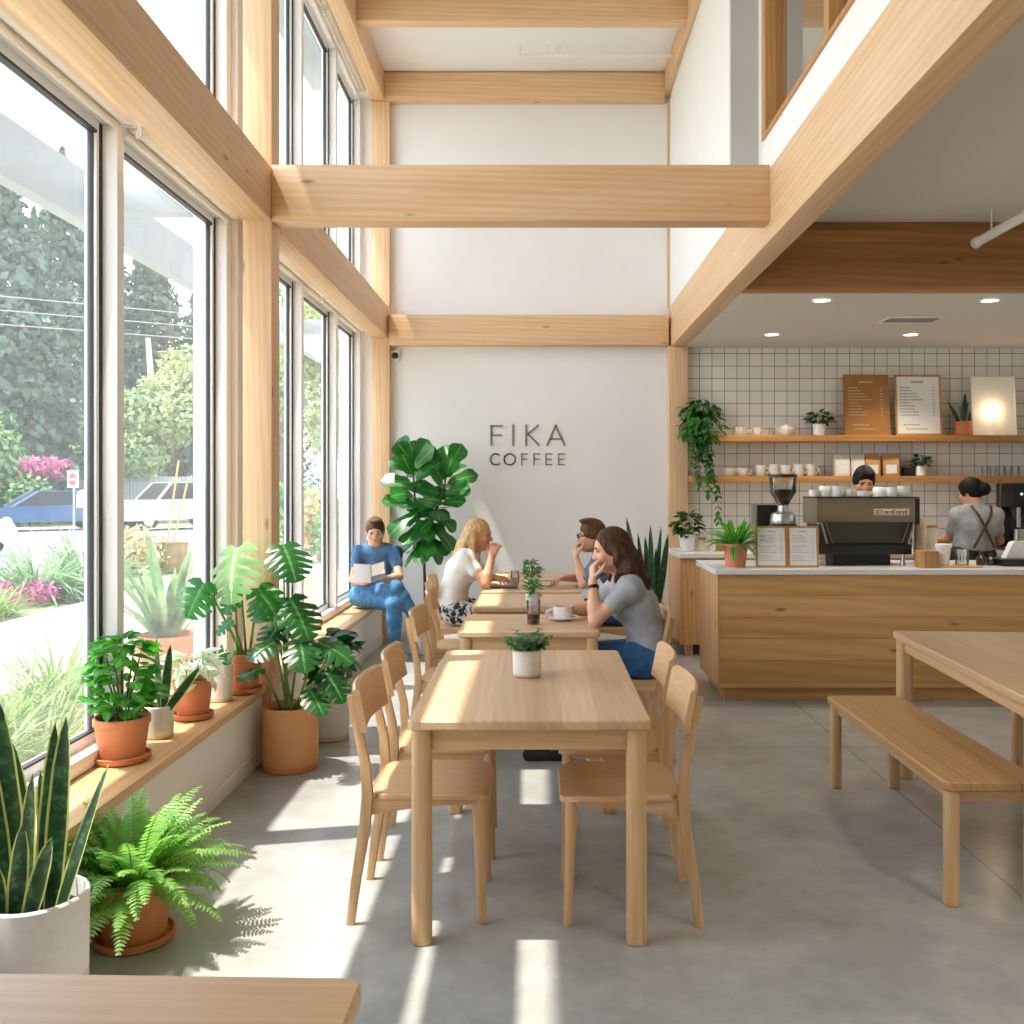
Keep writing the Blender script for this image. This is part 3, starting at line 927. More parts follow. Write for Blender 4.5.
for k, u in enumerate((984, 992, 1000, 1007, 1014, 1021)):
    tumbler('clear glass tumbler on the lower shelf above the barista, %s from the left' % names[k], (Xat(u, 9), 8.98, ZL), .032, .10, 'glass tumblers on the lower shelf')
tumbler('clear glass beside the coffee bags on the lower shelf', (Xat(821, 9), 8.98, ZL), .036, .10)
tumbler('small clear glass beside the teapot on the upper shelf', (Xat(770.5, 9), 8.98, ZU), .022, .07)

def coffee_bag(label, u, mat, w, h, group, label_mat=paper):
    t = thing('coffee_bag', label, 'bag', (Xat(u, 9), 9.0, ZL), R(random.uniform(-8, 8)), group)
    mb = MB(); rings = []
    for z, a, b in ((.0005, .46, .34), (.02, .5, .36), (h * .5, .5, .34), (h * .8, .5, .2), (h * .93, .5, .03), (h, .5, .025)):
        rings.append([V((x * w * a / .5, y * w * b, z)) for x, y in quad_round(-.5, .5, -1, 1, .06, 2)])
    n = len(rings[0]); vs = [v for r_ in rings for v in r_]; fs = []
    for i in range(len(rings) - 1):
        fs += [(i * n + k, i * n + (k + 1) % n, (i + 1) * n + (k + 1) % n, (i + 1) * n + k) for k in range(n)]
    fs.append(tuple(range(n - 1, -1, -1))); fs.append(tuple((len(rings) - 1) * n + k for k in range(n)))
    mb.add(vs, fs).build('pouch', mat, t)
    MB().box(-w * .33, w * .33, -w * .372, -w * .362, h * .12, h * .52).build('paper_label', label_mat, t)
GB = 'coffee bags on the lower shelf'
coffee_bag('white coffee bag on the lower shelf, leftmost of the bags', 841.5, ceramic, .14, .21, GB)
coffee_bag('white coffee bag directly behind the male barista, second of the bags', 857, ceramic, .125, .21, GB)
coffee_bag('brown kraft coffee bag half hidden by the male barista', 871.5, kraft_bag, .14, .21, GB)
coffee_bag('brown kraft coffee bag, rightmost of the bags', 890, kraft_bag, .15, .21, GB, paper)
tag(MB().box(-.055, .055, -.04, .04, .0005, .085, .006).build('black_canister', black_metal, None, 35, (Xat(908.5, 9), 9.0, ZL)), 'small black canister right of the kraft coffee bags', 'canister')

# ------------------------------------------------------------------ menu boards
def board(name, label, cat, u0, u1, v_top, z, mat_face, mat_frame, lines, y=8.95, lean=.09, fw=.012, depth=.014):
    x0, x1 = Xat(u0, y), Xat(u1, y)
    h = CZ - (v_top - V0) * y / F - z
    t = thing(name, label, cat, ((x0 + x1) / 2, y, z)); w = (x1 - x0) / 2
    t.rotation_euler = (-lean, 0, 0)
    MB().box(-w + fw, w - fw, -.002, depth * .8, fw, h - fw).build('sheet', mat_face, t)
    fr = MB()
    for q in ((-w, -w + fw, 0, h), (w - fw, w, 0, h), (-w + fw, w - fw, 0, fw), (-w + fw, w - fw, h - fw, h)):
        fr.box(q[0], q[1], -.008, depth, q[2] + .0008, q[3])
    fr.build('frame', mat_frame, t)
    if lines:
        tm = MB()
        for (a, b, c, e) in lines(w, h):
            tm.box(a, b, -.0035, -.0019, c, e)
        tm.build('lettering', board.ink, t, 0)
    return t
def menu_lines(w, h):
    out = []
    r = random.Random(int(w * 1000))
    x = -w * .28
    while x < w * .25:
        ww = w * r.uniform(.05, .1); out.append((x, x + ww, h * .868, h * .895)); x += ww + w * .02
    z = h * .78
    for L in (.42, .55, .7, .85, 1.0, .45, .62, .62, .8, .8):
        x = -w * .78
        while x < -w * .78 + L * w:
            ww = w * r.uniform(.06, .16); out.append((x, min(x + ww, -w * .78 + L * w), z, z + h * .013)); x += ww + w * .025
        out.append((w * .62, w * .72, z, z + h * .012))
        z -= h * .05
    for z, a, b in ((h * .17, -.65, -.05), (h * .1, -.55, .3)):
        x = a * w
        while x < b * w:
            ww = w * r.uniform(.06, .16); out.append((x, x + ww, z, z + h * .012)); x += ww + w * .025
    return out
board.ink = ink_white
board('menu_board', 'brown menu board with white lines leaning on the upper shelf', 'menu board', 844.5, 890, 374, ZU, kraft, kraft, menu_lines)
board.ink = ink
board('menu_board', 'white menu sheet in a wooden frame leaning on the upper shelf', 'menu board', 896, 942.5, 374, ZU, paper, frame_wood, menu_lines, fw=.018)
t = board('glossy_panel', 'pale blank panel leaning on the upper shelf with an added bulb before it for its reflected glow', 'panel', 972.5, 1017, 375.5, ZU, china, ceramic, None, fw=.006)
t = thing('reflection_bulb', 'added warm bulb standing in for the reflection on the pale panel of the upper shelf', 'lamp', (Xat(995, 8.9), 8.915, ZU))  # added bulb, stands in for a glow reflected in the panel
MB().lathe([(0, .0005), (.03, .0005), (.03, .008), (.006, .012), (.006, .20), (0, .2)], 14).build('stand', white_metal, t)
MB().ball((0, 0, .235), (.030, .026, .026), 14).build('bulb', reflection_glow, t)
l = bpy.data.lights.new('reflection_light', 'POINT'); l.energy = .5; l.color = (1, .72, .4); l.shadow_soft_size = .04
lo = bpy.data.objects.new('reflection_light', l); COL.objects.link(lo); lo.location = (Xat(995, 8.9), 8.85, ZU + .235)
def small_lines(w, h):
    out = []; r = random.Random(3)
    out.append((-w * .25, w * .25, h * .86, h * .875))
    for k in range(13):
        z = h * (.76 - k * .05)
        if k in (4, 9): continue
        out.append((-w * .72, -w * .72 + w * r.uniform(.6, 1.2), z, z + h * .008))
        out.append((w * .55, w * .7, z, z + h * .008))
    return out
board.ink = ink
board('table_menu', 'wood framed paper menu on the front counter, beside the spider plant', 'menu', 756, 787.5, 526, ZC, paper, frame_wood, small_lines, 6.66, .10, .014, .012)
board('table_menu', 'wood framed paper menu on the front counter, beside the espresso machine', 'menu', 788, 819, 526, ZC, paper, frame_wood, small_lines, 6.66, .10, .014, .012)

# ------------------------------------------------------------------ espresso machine (its back towards the camera)
mx0, mx1, my0, my1 = 2.0, 2.735, 6.77, 7.16
t = thing('espresso_machine', 'wide steel espresso machine on the front counter with cups on top', 'espresso machine', ((mx0 + mx1) / 2, my0, ZC))
W_ = (mx1 - mx0) / 2
MB().box(-W_ + .004, W_ - .03, 0, .03, .315, .49, .004).build('rear_panel', bronze_steel, t)
MB().box(-W_, W_, .0, .39, .489, .499, .003).build('top_tray', black_metal, t)
for s in (-1, 1):
    mb = MB().prism([(0.031, .30), (.39, .30), (.39, .488), (.031, .488)], s * (W_ - .012) - .01, s * (W_ - .012) + .01, Matrix(((0, 0, 1), (1, 0, 0), (0, 1, 0))))
    mb.build('side_panel', steel if s < 0 else black_metal, t)
MB().box(W_ - .03, W_, -.004, .03, .30, .488, .004).build('edge_trim', black_metal, t)
MB().box(-W_ + .03, W_ - .03, .06, .38, .16, .488).build('boiler_housing', dark_steel, t)
MB().box(-W_ + .005, W_ - .06, -.01, .39, .085, .158, .006).build('drip_tray', black_metal, t)
for s in (-1, 1):
    MB().tube([(s * (W_ - .03), .02, .318), (s * (W_ - .075), .02, .158)], .008, 8).build('strut', steel, t)
    MB().tube([(s * (W_ - .06), .03, .318), (s * (W_ - .12), .03, .158)], .005, 8).build('strut', bronze_steel, t)
for x in (-W_ + .05, W_ - .11):
    for y in (.03, .34):
        MB().tube([(x, y, .001), (x, y, .09)], [.018, .013], 12).build('foot', steel, t)
MB().box(-.22, .2, .12, .3, .001, .084).build('water_tank', dark_plastic, t)
bx0, bx1 = Xat(874, my0) - (mx0 + mx1) / 2, Xat(909, my0) - (mx0 + mx1) / 2
bd = MB().box(bx0, bx1, -.006, .0, .367, .412, .003).build('badge', china_grey, t)
mb = MB(); x = bx0 + .012
mb.box(x, x + .006, -.0085, -.005, .373, .406); mb.box(x + .006, x + .028, -.0085, -.005, .400, .406); mb.box(x + .006, x + .024, -.0085, -.005, .387, .392); mb.box(x + .006, x + .028, -.0085, -.005, .373, .378)
x += .036
for k in range(9):
    hh = .022 if k % 4 else .03
    mb.box(x, x + .005, -.0085, -.005, .375, .375 + hh); mb.box(x + .005, x + .015, -.0085, -.005, .375 + hh - .005, .375 + hh)
    if k % 2: mb.box(x + .015, x + .019, -.0085, -.005, .375, .375 + hh)
    x += .0225
    if x > bx1 - .024: break
mb.build('badge_lettering', red_plate, bd, 0)
zt = ZC + .4995
GU = 'white cups on the espresso machine'
cupnames = ['first', 'second', 'third', 'fourth', 'fifth', 'sixth', 'seventh', 'eighth']
for k, (u, r, h, inv) in enumerate(((814, .036, .05, 0), (824.5, .042, .078, 1), (837.5, .04, .075, 0), (849.5, .04, .058, 0), (863.5, .052, .042, 0), (879.5, .05, .07, 1), (891.5, .041, .068, 0), (903.5, .045, .078, 0))):
    y = 6.84 + (k % 2) * .03
    o = mug('white cup on the espresso machine, %s from the left' % cupnames[k], (Xat(u, y), y, zt), r, h, china, R(random.uniform(20, 160)), GU, name='coffee_cup', cat='cup')
    if inv:
        o.location.z += h + .0005; o.rotation_euler = (PI, 0, R(60))

# grinder
t = thing('coffee_grinder', 'coffee grinder with clear bean hopper behind the paper menus', 'coffee grinder', (Xat(783, 7.02), 7.02, ZC))
MB().box(-.085, .085, -.1, .1, .001, .30, .02).build('grinder_body', black_metal, t)
MB().lathe([(0, .30), (.092, .30), (.095, .33), (.085, .37), (.04, .39), (.04, .43), (0, .43)], 20).build('grinder_head', steel, t)
MB().lathe([(.035, .43), (.07, .49), (.096, .53), (.10, .64), (.092, .64), (.09, .53), (.03, .435)], 24).build('hopper', clear_glass, t)
MB().lathe([(0, .432), (.03, .436), (.066, .492), (.086, .53), (.086, .55), (0, .556)], 24).build('coffee_beans', soil, t)
MB().lathe([(0, .668), (.1, .664), (.104, .641), (0, .641)], 24).build('hopper_lid', black_metal, t)
t = thing('knock_box', 'black boxy appliance on the back counter left of the grinder hopper', 'appliance', (Xat(766, 8.7), 8.7, ZB))
MB().box(-.10, .085, -.1, .1, .001, .42, .012).build('casing', black_metal, t)
MB().box(-.12, -.101, -.09, .09, .02, .43, .004).build('side_plate', steel, t)
MB().tube([(.02, -.105, .10), (.02, -.105, .16)], .012, 8).build('dial', steel, t)

# things right of the machine
t = thing('wooden_box', 'plain wooden napkin box on the front counter right of the espresso machine', 'box', (Xat(927, 6.66), 6.66, ZC))
MB().box(-.066, .066, -.05, .05, .001, .118, .004).build('box_body', frame_wood, t)
MB().box(-.066, -.04, -.0515, -.0495, .002, .117).build('box_edge', oak[2], t)
mb = tag(MB().lathe([(0, .0005), (.036, .0005), (.05, .125), (.055, .127), (.056, .15), (.052, .152), (.04, .15), (0, .12)], 24).build('paper_cup', paper, None, 40, (Xat(943.5, 6.7), 6.7, ZC + .0125)), 'tall white paper cup standing on the wooden serving board', 'cup')
tag(slab(MB(), -.15, .17, -.08, .09, .0005, .012, .02, .003).build('serving_board', oak[0], None, 35, (Xat(955, 6.7), 6.7, ZC)), 'thin wooden serving board under the white paper cup', 'board')
t = thing('glass_jar', 'clear glass holding white stirrers on the serving board', 'glass', (Xat(962, 6.7), 6.7, ZC + .0125))
MB().lathe([(0, .001), (.045, .001), (.047, .115), (.043, .115), (.041, .008), (0, .008)], 20).build('glass_body', clear_glass, t)
for k in range(6):
    a = k * 1.05
    MB().tube([(.018 * math.cos(a), .018 * math.sin(a), .01), (.03 * math.cos(a + .4), .03 * math.sin(a + .4), .112)], .006, 6).build('stirrer', paper, t)
t = thing('storage_jar', 'white storage jar with a wooden lid beyond the wooden box', 'jar', (Xat(930, 7.1), 7.1, ZC))
MB().lathe([(0, .001), (.05, .001), (.054, .02), (.05, .2), (.056, .23), (.056, .262), (0, .262)], 20).build('jar_body', ceramic, t)
MB().lathe([(0, .262), (.06, .262), (.06, .285), (0, .287)], 20).build('lid', frame_wood, t)
t = thing('cup_stack', 'tall stack of kraft paper cups beside the espresso machine', 'cups', (Xat(920, 7.0), 7.0, ZC))
MB().lathe([(0, .001), (.04, .001)] + [(.042 + .006 * (k % 2), .03 + .028 * k) for k in range(11)] + [(.035, .34), (0, .34)], 20).build('stacked_cups', ceramic_raw, t)
for u, h, lb in ((981, .10, 'small dark glass bottle on the counter right of the serving board'), (991, .085, 'squat dark glass bottle beside the taller dark bottle')):
    tag(MB().lathe([(0, .001), (.03, .001), (.033, .01), (.033, h * .55), (.014, h * .75), (.014, h), (0, h)], 16).build('glass_bottle', dark_steel, None, 40, (Xat(u, 6.85), 6.85, ZC)), lb, 'bottle')
t = thing('payment_terminal', 'white tilted payment terminal on a dark base at the right edge of the counter', 'terminal', (Xat(1022, 6.85), 6.85, ZC))
MB().box(-.20, .25, -.12, .12, .001, .05, .006).build('terminal_base', black_metal, t)
MB().prism([(-.135, .052), (-.08, .165), (-.06, .175), (.25, .175), (.25, .052)], -.03, .04, Matrix(((1, 0, 0), (0, 0, 1), (0, 1, 0)))).build('screen_back', white_metal, t)
t = thing('filter_brewer', 'black filter coffee brewer with chrome fittings on the back counter', 'coffee brewer', (Xat(1018, 8.6), 8.6, ZB))
MB().box(-.13, .2, -.16, .16, .40, .62, .02).build('brewer_head', black_metal, t)
MB().box(-.13, .2, .06, .16, .03, .41, .01).build('brewer_column', black_metal, t)
MB().box(-.13, .2, -.16, .16, .001, .035, .008).build('brewer_base', black_metal, t)
MB().lathe([(0, .28), (.04, .30), (.06, .39), (0, .39)], 16, (-.04, -.08, 0)).build('filter_basket', dark_plastic, t)
MB().tube([(-.06, -.13, .22), (-.06, -.13, .40)], .018, 12).build('tap', steel, t)
MB().lathe([(0, .036), (.05, .036), (.045, .2), (0, .2)], 16, (-.02, -.06, 0)).build('carafe', steel, t)
for k in range(3):
    MB().lathe([(0, 0), (.012, 0), (.012, .004), (0, .004)], 12, (-.05 + k * .05, -.161, .52), Matrix.Rotation(R(90), 3, 'X')).build('display', led_blue, t)
MB().tube([(-.16, 0, .2), (-.16, 0, .66)], .008, 8).build('pipe', bronze_steel, t)

# jars on the back counter, left
for u, r, h, lb, mt in ((702, .05, .125, 'glass jar with pale contents beside the white potted plant on the back counter', ceramic_raw), (713, .03, .10, 'small white jar half hidden behind the spider plant', ceramic), (719, .04, .09, 'small amber jar just behind the spider plant', kraft)):
    t = thing('storage_jar', lb, 'jar', (Xat(u, 8.55), 8.55, ZB))
    MB().lathe([(0, .001), (r, .001), (r, h * .6), (r * .7, h * .78), (r * .72, h * .8), (0, h * .8)], 18).build('jar_body', mt, t)
    MB().lathe([(0, h * .8), (r * .78, h * .8), (r * .78, h), (0, h)], 18).build('lid', china_rim if r > .035 else ceramic, t)

# ------------------------------------------------------------------ on the tables
y = 5.36
t = thing('saucer', 'white saucer under the coffee cup in front of the brown-haired woman', 'saucer', (Xat(562, y), y, ZT))
MB().lathe([(0, .001), (.045, .001), (.07, .012), (.083, .018), (.08, .021), (.05, .010), (0, .008)], 28).build('dish', china, t)
mug('wide white coffee cup standing on its saucer', (Xat(562.5, y), y, ZT + .0095), .058, .072, china, R(200), name='coffee_cup', cat='cup')
y = 5.22
t = thing('iced_coffee_glass', 'tall glass of iced coffee, dark in its lower half', 'glass', (Xat(533.5, y), y, ZT))
MB().lathe([(0, .001), (.034, .001), (.041, .13), (.038, .13), (.032, .008), (0, .008)], 22).build('glass_body', clear_glass, t)
MB().lathe([(0, .009), (.031, .009), (.036, .058), (0, .058)], 22).build('coffee', plain('iced_coffee', '#5A2A16', .2, .1, 30), t)
for k in range(3):
    MB().box(-.014, .008, -.01, .012, .059 + k * .021, .076 + k * .021, .004, M=Matrix.Rotation(k * .8, 4, 'Z')).build('ice_cube', clear_glass, t)
y = 7.1
tag(slab(MB(), -.1, .1, -.07, .07, .0005, .012, .015, .003).build('serving_tray', dark_steel, None, 35, (Xat(504, y), y, ZT)), 'dark tray in front of the blonde woman', 'tray')
t = thing('water_jug', 'small clear jug with pale drink behind the dark tray', 'jug', (Xat(515, 7.3), 7.3, ZT))
MB().lathe([(0, .001), (.03, .001), (.035, .05), (.03, .11), (.027, .11), (.03, .05), (0, .006)], 18).build('jug_body', clear_glass, t)
MB().lathe([(0, .008), (.027, .008), (.028, .06), (0, .06)], 18).build('drink', ceramic, t)
for x, lb in ((545, 'folded grey sunglasses lying on the table right of the small plant'),):
    t = thing('sunglasses', lb, 'sunglasses', (Xat(545, 7.1), 7.1, ZT))
    for s in (-1, 1):
        MB().lathe([(0, 0), (.02, 0), (.02, .004), (0, .004)], 14, (s * .024, 0, .012)).build('lens', dark_plastic, t)
        MB().tube([(s * .045, 0, .012), (s * .03, .05, .006)], .002, 6).build('temple', dark_steel, t)
    MB().tube([(-.006, 0, .014), (.006, 0, .014)], .002, 6).build('bridge', dark_steel, t)
# ------------------------------------------------------------------ pots
OV = ([0, .12, .35, .6, .85, 1], [.1, .62, 1, .88, .42, 0.02])
STRAP = ([0, .1, .5, .85, 1], [.6, .85, 1, .7, 0.03])
BLADE = ([0, .15, .45, .75, .9, 1], [.62, .8, 1, .8, .5, 0.02])
FIDDLE = ([0, .1, .3, .45, .7, .88, 1], [.12, .5, .62, .68, 1, .8, 0.08])
def pot_clay(t, r, h, saucer=True, mat=terracotta, lip=True):
    z = .0
    if saucer:
        MB().lathe([(0, .001), (r * .86, .001), (r * 1.0, .006), (r * 1.04, .026), (r * .98, .028), (r * .92, .012), (0, .011)], 32).build('saucer', mat, t)
        z = .0115
    b = .76
    prof = [(0, z), (r * b, z), (r * (b + .02), z + .006)]
    if lip: prof += [(r * .945, z + h * .80), (r * .985, z + h * .81), (r, z + h * .83), (r, z + h - .004)]
    else: prof += [(r, z + h - .004)]
    prof += [(r * .985, z + h), (r * .90, z + h), (r * .885, z + h * .86), (r * .7, z + .02)]
    MB().lathe(prof, 32).build('pot', mat, t)
    MB().lathe([(0, z + h * .885), (r * .45, z + h * .90), (r * .893, z + h * .87)], 20).build('soil', soil, t)
    return z + h * .88
def pot_cyl(t, r, h, mat=ceramic, base=None, bh=.14, taper=.97):
    z1 = h * bh if base else 0
    if base:
        MB().lathe([(0, .001), (r * taper - .006, .001), (r * taper, .006), (r * taper * 1.0 + .0, z1)], 36).build('base_band', base, t)
    prof = ([(r * taper, z1 + .0003)] if base else [(0, .001), (r * taper - .008, .001), (r * taper, .009)]) + [(r, h - .005), (r - .004, h), (r * .92, h), (r * .91, h * .85)]
    MB().lathe(prof, 36).build('pot', mat, t)
    MB().lathe([(0, h * .885), (r * .91, h * .87)], 20).build('soil', soil, t)
    return h * .88
rng = random.Random(11)
def U(a, b): return rng.uniform(a, b)
def hdir(a, el): return V((math.cos(a) * math.cos(el), math.sin(a) * math.cos(el), math.sin(el)))
UP = V((0, 0, 1))

def snake_leaves(t, z, blades, mat):
    """blades: (x, y, lean_x, lean_y, length, width, bend, facing)"""
    mb = MB()
    for (x, y, lx, ly, L, W, bend, fa) in blades:
        d = V((lx, ly, 1)).normalized()
        up = V((math.cos(fa), math.sin(fa), 0))
        mb.leaf((x, y, z - .02), d, up, L, W, BLADE, bend, .22, 12, U(-.5, .5), 0)
    return mb.build('foliage', mat, t)
def bushy(t, z, n, rad, hgt, L, W, mat, stems=6, stem_mat=stem_green, droop=.6, bottom=0.1, c=(0, 0)):
    mb = MB(); st = MB()
    for k in range(stems):
        a = 2 * PI * k / stems + U(-.3, .3); r = rad * U(.2, .55)
        st.tube([(c[0] * .3 + .15 * r * math.cos(a), c[1] * .3 + .15 * r * math.sin(a), z - .03), (c[0] + .5 * r * math.cos(a), c[1] + .5 * r * math.sin(a), z + hgt * .4), (c[0] + r * math.cos(a), c[1] + r * math.sin(a), z + hgt * U(.7, .9))], [.005, .004, .002], 6)
    for k in range(n):
        a = U(0, 2 * PI); h = U(bottom, 1)
        rr = rad * math.sqrt(max(.05, 1 - (2 * h - 1) ** 2)) * U(.35, .8)
        p = V((c[0] * h + rr * math.cos(a), c[1] * h + rr * math.sin(a), z + hgt * h))
        d = hdir(a + U(-.6, .6), U(-.3, .75))
        mb.leaf(p, d, V((.7 * math.cos(a), .7 * math.sin(a), 1)), L * U(.7, 1.15), W * U(.75, 1.1), OV, U(.2, 1) * droop * 1.6, U(.1, .35), 5, U(-.3, .3))
    st.build('stems', stem_mat, t)
    return mb.build('foliage', mat, t)
def monstera_plant(t, z, leaves, mat, stem_mat=stem_green):
    """leaves: tip-of-stalk position (relative), direction of blade, up, length, width"""
    st = MB(); mb = MB()
    for (p, d, up, L, W, bend, cuts) in leaves:
        p = V(p); a = U(0, 6)
        b = V((.03 * math.cos(a), .03 * math.sin(a), z - .03))
        m = (b + p) / 2 + V((p.x * .1, p.y * .1, .16 * (p - b).length))
        pts = [b * (1 - s) ** 2 + m * (2 * s * (1 - s)) + p * s * s for s in (0, .2, .4, .6, .8, 1)]
        st.tube(pts, [.008, .0075, .007, .006, .005, .004], 8)
        mb.monstera(p, V(d), V(up), L, W, bend, cuts)
    st.build('stems', stem_mat, t)
    return mb.build('foliage', mat, t, 60)

# ------------------------------------------------------------------ plants by the window
t = thing('potted_snake_plant', 'big snake plant in the white two-tone pot at the bottom left corner', 'potted plant', (-1.345, 2.5, 0))
z = pot_cyl(t, .135, .42, ceramic, ceramic_raw, .50, .98)
k = 2.5 / F
def bl(u, v, w, x0, y0, fa=-1.4, bend=.0, b=.0):
    """blade whose tip shows near (u, v)"""
    tip = P(u, v, 2.5 + b) - V((-1.345, 2.5, 0)); base = V((x0, y0, z - .02)); d = tip - base
    return (x0, y0, d.x / d.z, d.y / d.z, d.length, w, bend, fa)
snake_leaves(t, z, [bl(55, 722, .052, .01, .02, -1.2), bl(66, 716, .062, .045, .0, -1.5), bl(103, 764, .05, .07, -.02, -1.9, .1), bl(2, 696, .06, -.05, .03, -1.3, -.1),
                    bl(-14, 742, .055, -.07, 0, -1.0, -.15), bl(30, 775, .05, .0, -.05, -1.6, .05, -.08), bl(24, 820, .05, -.02, -.06, -1.3, -.1, -.1), bl(50, 838, .055, .02, -.08, -1.7, .05, -.1),
                    bl(-4, 860, .05, -.06, -.06, -1.1, -.2, -.08), bl(40, 770, .05, .03, .05, -1.4, 0, .06), bl(12, 742, .055, -.03, .06, -1.5, 0, .08), bl(-30, 700, .05, -.08, .04, -1.2, -.1),
                    bl(52, 785, .045, .05, .04, -1.9, .0, .05)], lf_snake)

def fern(t, z, n, Lm, mat):
    mb = MB(); st = MB()
    for k in range(n):
        a = 2.4 * k + U(-.2, .2); el = U(.45, 1.5) if k % 4 else U(.0, .5)
        L = Lm * U(.7, 1.1) * (1.0 if el < 1.1 else .85)
        d = hdir(a, el); p = V((.04 * math.cos(a), .04 * math.sin(a), z)); pts = [p.copy()]
        sd = V((-math.sin(a), math.cos(a), 0))
        m = 24; bend = U(.55, 1.3)
        nr = sd.cross(d).normalized()
        if nr.z < 0: nr = -nr
        for i in range(1, m + 1):
            q = i / m; an = bend * q * q
            dd = d * math.cos(an) - nr * math.sin(an)
            p = p + dd * (L / m); pts.append(p.copy())
            if i > 2:
                w = Lm * .115 * math.sin(PI * (.1 + .86 * q)) * U(.85, 1.1) + .005
                up = (nr * math.cos(an) + d * math.sin(an))
                for s in (-1, 1):
                    ld = (sd * s + dd * .35).normalized()
                    mb.leaf(p, ld, up, w, .0105, ([0, .3, .7, 1], [.8, 1, .8, .1]), U(.1, .6), .1, 2)
        st.tube(pts[::4], .0016, 5)
    st.build('stems', stem_green, t)
    return mb.build('foliage', mat, t, 60)
t = thing('potted_fern', 'feathery green fern in a terracotta pot and saucer on the floor', 'potted plant', (-1.345, 3.12, 0))
z = pot_clay(t, .125, .195)
fern(t, z, 120, .345, lf_fern)

YB = .41
def on_bench(u, y): return (Xat(u, y), y, YB + .0005)
t = thing('potted_plant', 'bushy bright green plant in the front terracotta pot on the window bench', 'potted plant', on_bench(122, 3.75))
z = pot_clay(t, .108, .165)
bushy(t, z, 190, .16, .33, .085, .05, lf_bushy, 7, bark_thin, .5, .12, c=(0, .0))
t = thing('potted_snake_plant', 'little snake plant in a short white pot on the window bench', 'potted plant', on_bench(159, 4.10))
z = pot_cyl(t, .062, .14, ceramic, ceramic_raw, .12)
snake_leaves(t, z, [(-.02, 0, -.35, -.1, .26, .045, .1, -1.4), (.02, 0, .1, 0, .3, .045, 0, -1.5), (.03, -.02, .75, -.1, .27, .045, -.1, -1.2), (0, .02, -.1, .1, .33, .04, 0, -1.7), (-.02, -.02, -.15, -.2, .2, .04, 0, -1.4)], lf_snake)
t = thing('potted_plant', 'plant with white variegated leaves in the second terracotta pot on the bench', 'potted plant', on_bench(193, 4.44))
z = pot_clay(t, .092, .175)
bushy(t, z, 95, .15, .14, .10, .042, lf_varieg, 6, stem_green, .7, .1)
t = thing('potted_plant', 'tall white cylinder pot with sparse pointed leaves on the window bench', 'potted plant', on_bench(220, 4.80))
z = pot_cyl(t, .064, .185, ceramic, ceramic_raw, .1)
snake_leaves(t, z, [(.01 * math.cos(a), .01 * math.sin(a), .8 * math.cos(a), .8 * math.sin(a), .15, .035, .3, a) for a in [k * .9 for k in range(7)]], lf_mid)
t = thing('potted_monstera', 'monstera with a large pale backlit leaf in terracotta on the bench by the post', 'potted plant', on_bench(243, 5.0))
z = pot_clay(t, .10, .20, True, terracotta)
def rel(u, v, y, o): return P(u, v, y) - V(o)
o = on_bench(243, 5.0)
lt = leafmat('leaf_monstera_backlit', '#6FA65C', '#AACB90', .35, .6, rib='#D8EBC0')  # paler green puts the backlight from the window into the leaf colour
monstera_plant(t, z, [(rel(237, 548, 4.95, o), (-.05, -.45, -.62), (-.4, -.8, .6), .31, .33, .5, 5)], lt).name = 'backlit_leaf'
monstera_plant(t, z, [
    (rel(204, 583, 4.85, o), (-.35, -.3, -.75), (.1, -.9, .4), .20, .21, .5, 4),
    (rel(258, 588, 4.9, o), (.45, -.25, -.5), (.2, -.8, .5), .2, .2, .5, 4),
    (rel(236, 592, 4.92, o), (-.3, -.3, -.6), (0, -.8, .5), .13, .12, .4, 3),
    (rel(232, 620, 4.85, o), (-.5, -.2, -.4), (0, -.7, .6), .11, .08, .4, 3)], lf_monstera)

# floor pots
o = (-1.335, 5.03, 0)
t = thing('potted_monstera', 'dark monstera in the large plain terracotta cylinder on the floor', 'potted plant', o)
z = pot_cyl(t, .148, .335, terra_pale, terracotta, .10, .985)
monstera_plant(t, z, [
    (rel(283, 545, 5.0, o), (.35, -.5, -.42), (.3, -.75, .6), .25, .25, .5, 5),
    (rel(290, 598, 4.95, o), (.45, -.45, -.5), (.4, -.75, .5), .27, .25, .5, 5),
    (rel(268, 590, 4.98, o), (-.1, -.6, -.5), (-.2, -.8, .5), .2, .2, .5, 4),
    (rel(318, 642, 4.95, o), (.8, -.3, -.22), (.2, -.5, .9), .23, .20, .5, 4),
    (rel(300, 640, 4.88, o), (.3, -.75, -.35), (.1, -.4, .9), .22, .2, .6, 4),
    (rel(275, 642, 4.88, o), (-.5, -.6, -.2), (0, -.4, .9), .17, .18, .5, 4),
    (rel(262, 668, 4.85, o), (-.6, -.5, -.1), (0, -.3, .9), .14, .13, .5, 3),
    (rel(325, 672, 4.85, o), (.6, -.5, -.5), (.3, -.6, .7), .2, .18, .5, 4),
    (rel(310, 690, 4.8, o), (.5, -.6, -.4), (.3, -.6, .7), .18, .15, .4, 4),
    (rel(283, 620, 5.05, o), (-.2, -.5, -.3), (0, -.6, .8), .2, .19, .5, 4),
    (rel(330, 655, 5.0, o), (.75, .1, -.5), (.4, -.3, .8), .17, .15, .5, 3)], lf_monstera_dark)
o = (-1.255, 5.62, 0)
t = thing('potted_plant', 'leafy plant in a white cylinder pot on the floor behind the big terracotta pot', 'potted plant', o)
z = pot_cyl(t, .115, .33, ceramic, ceramic_raw, .10)
bushy(t, z, 60, .17, .32, .15, .09, lf_dark, 6, stem_green, .6, .2)

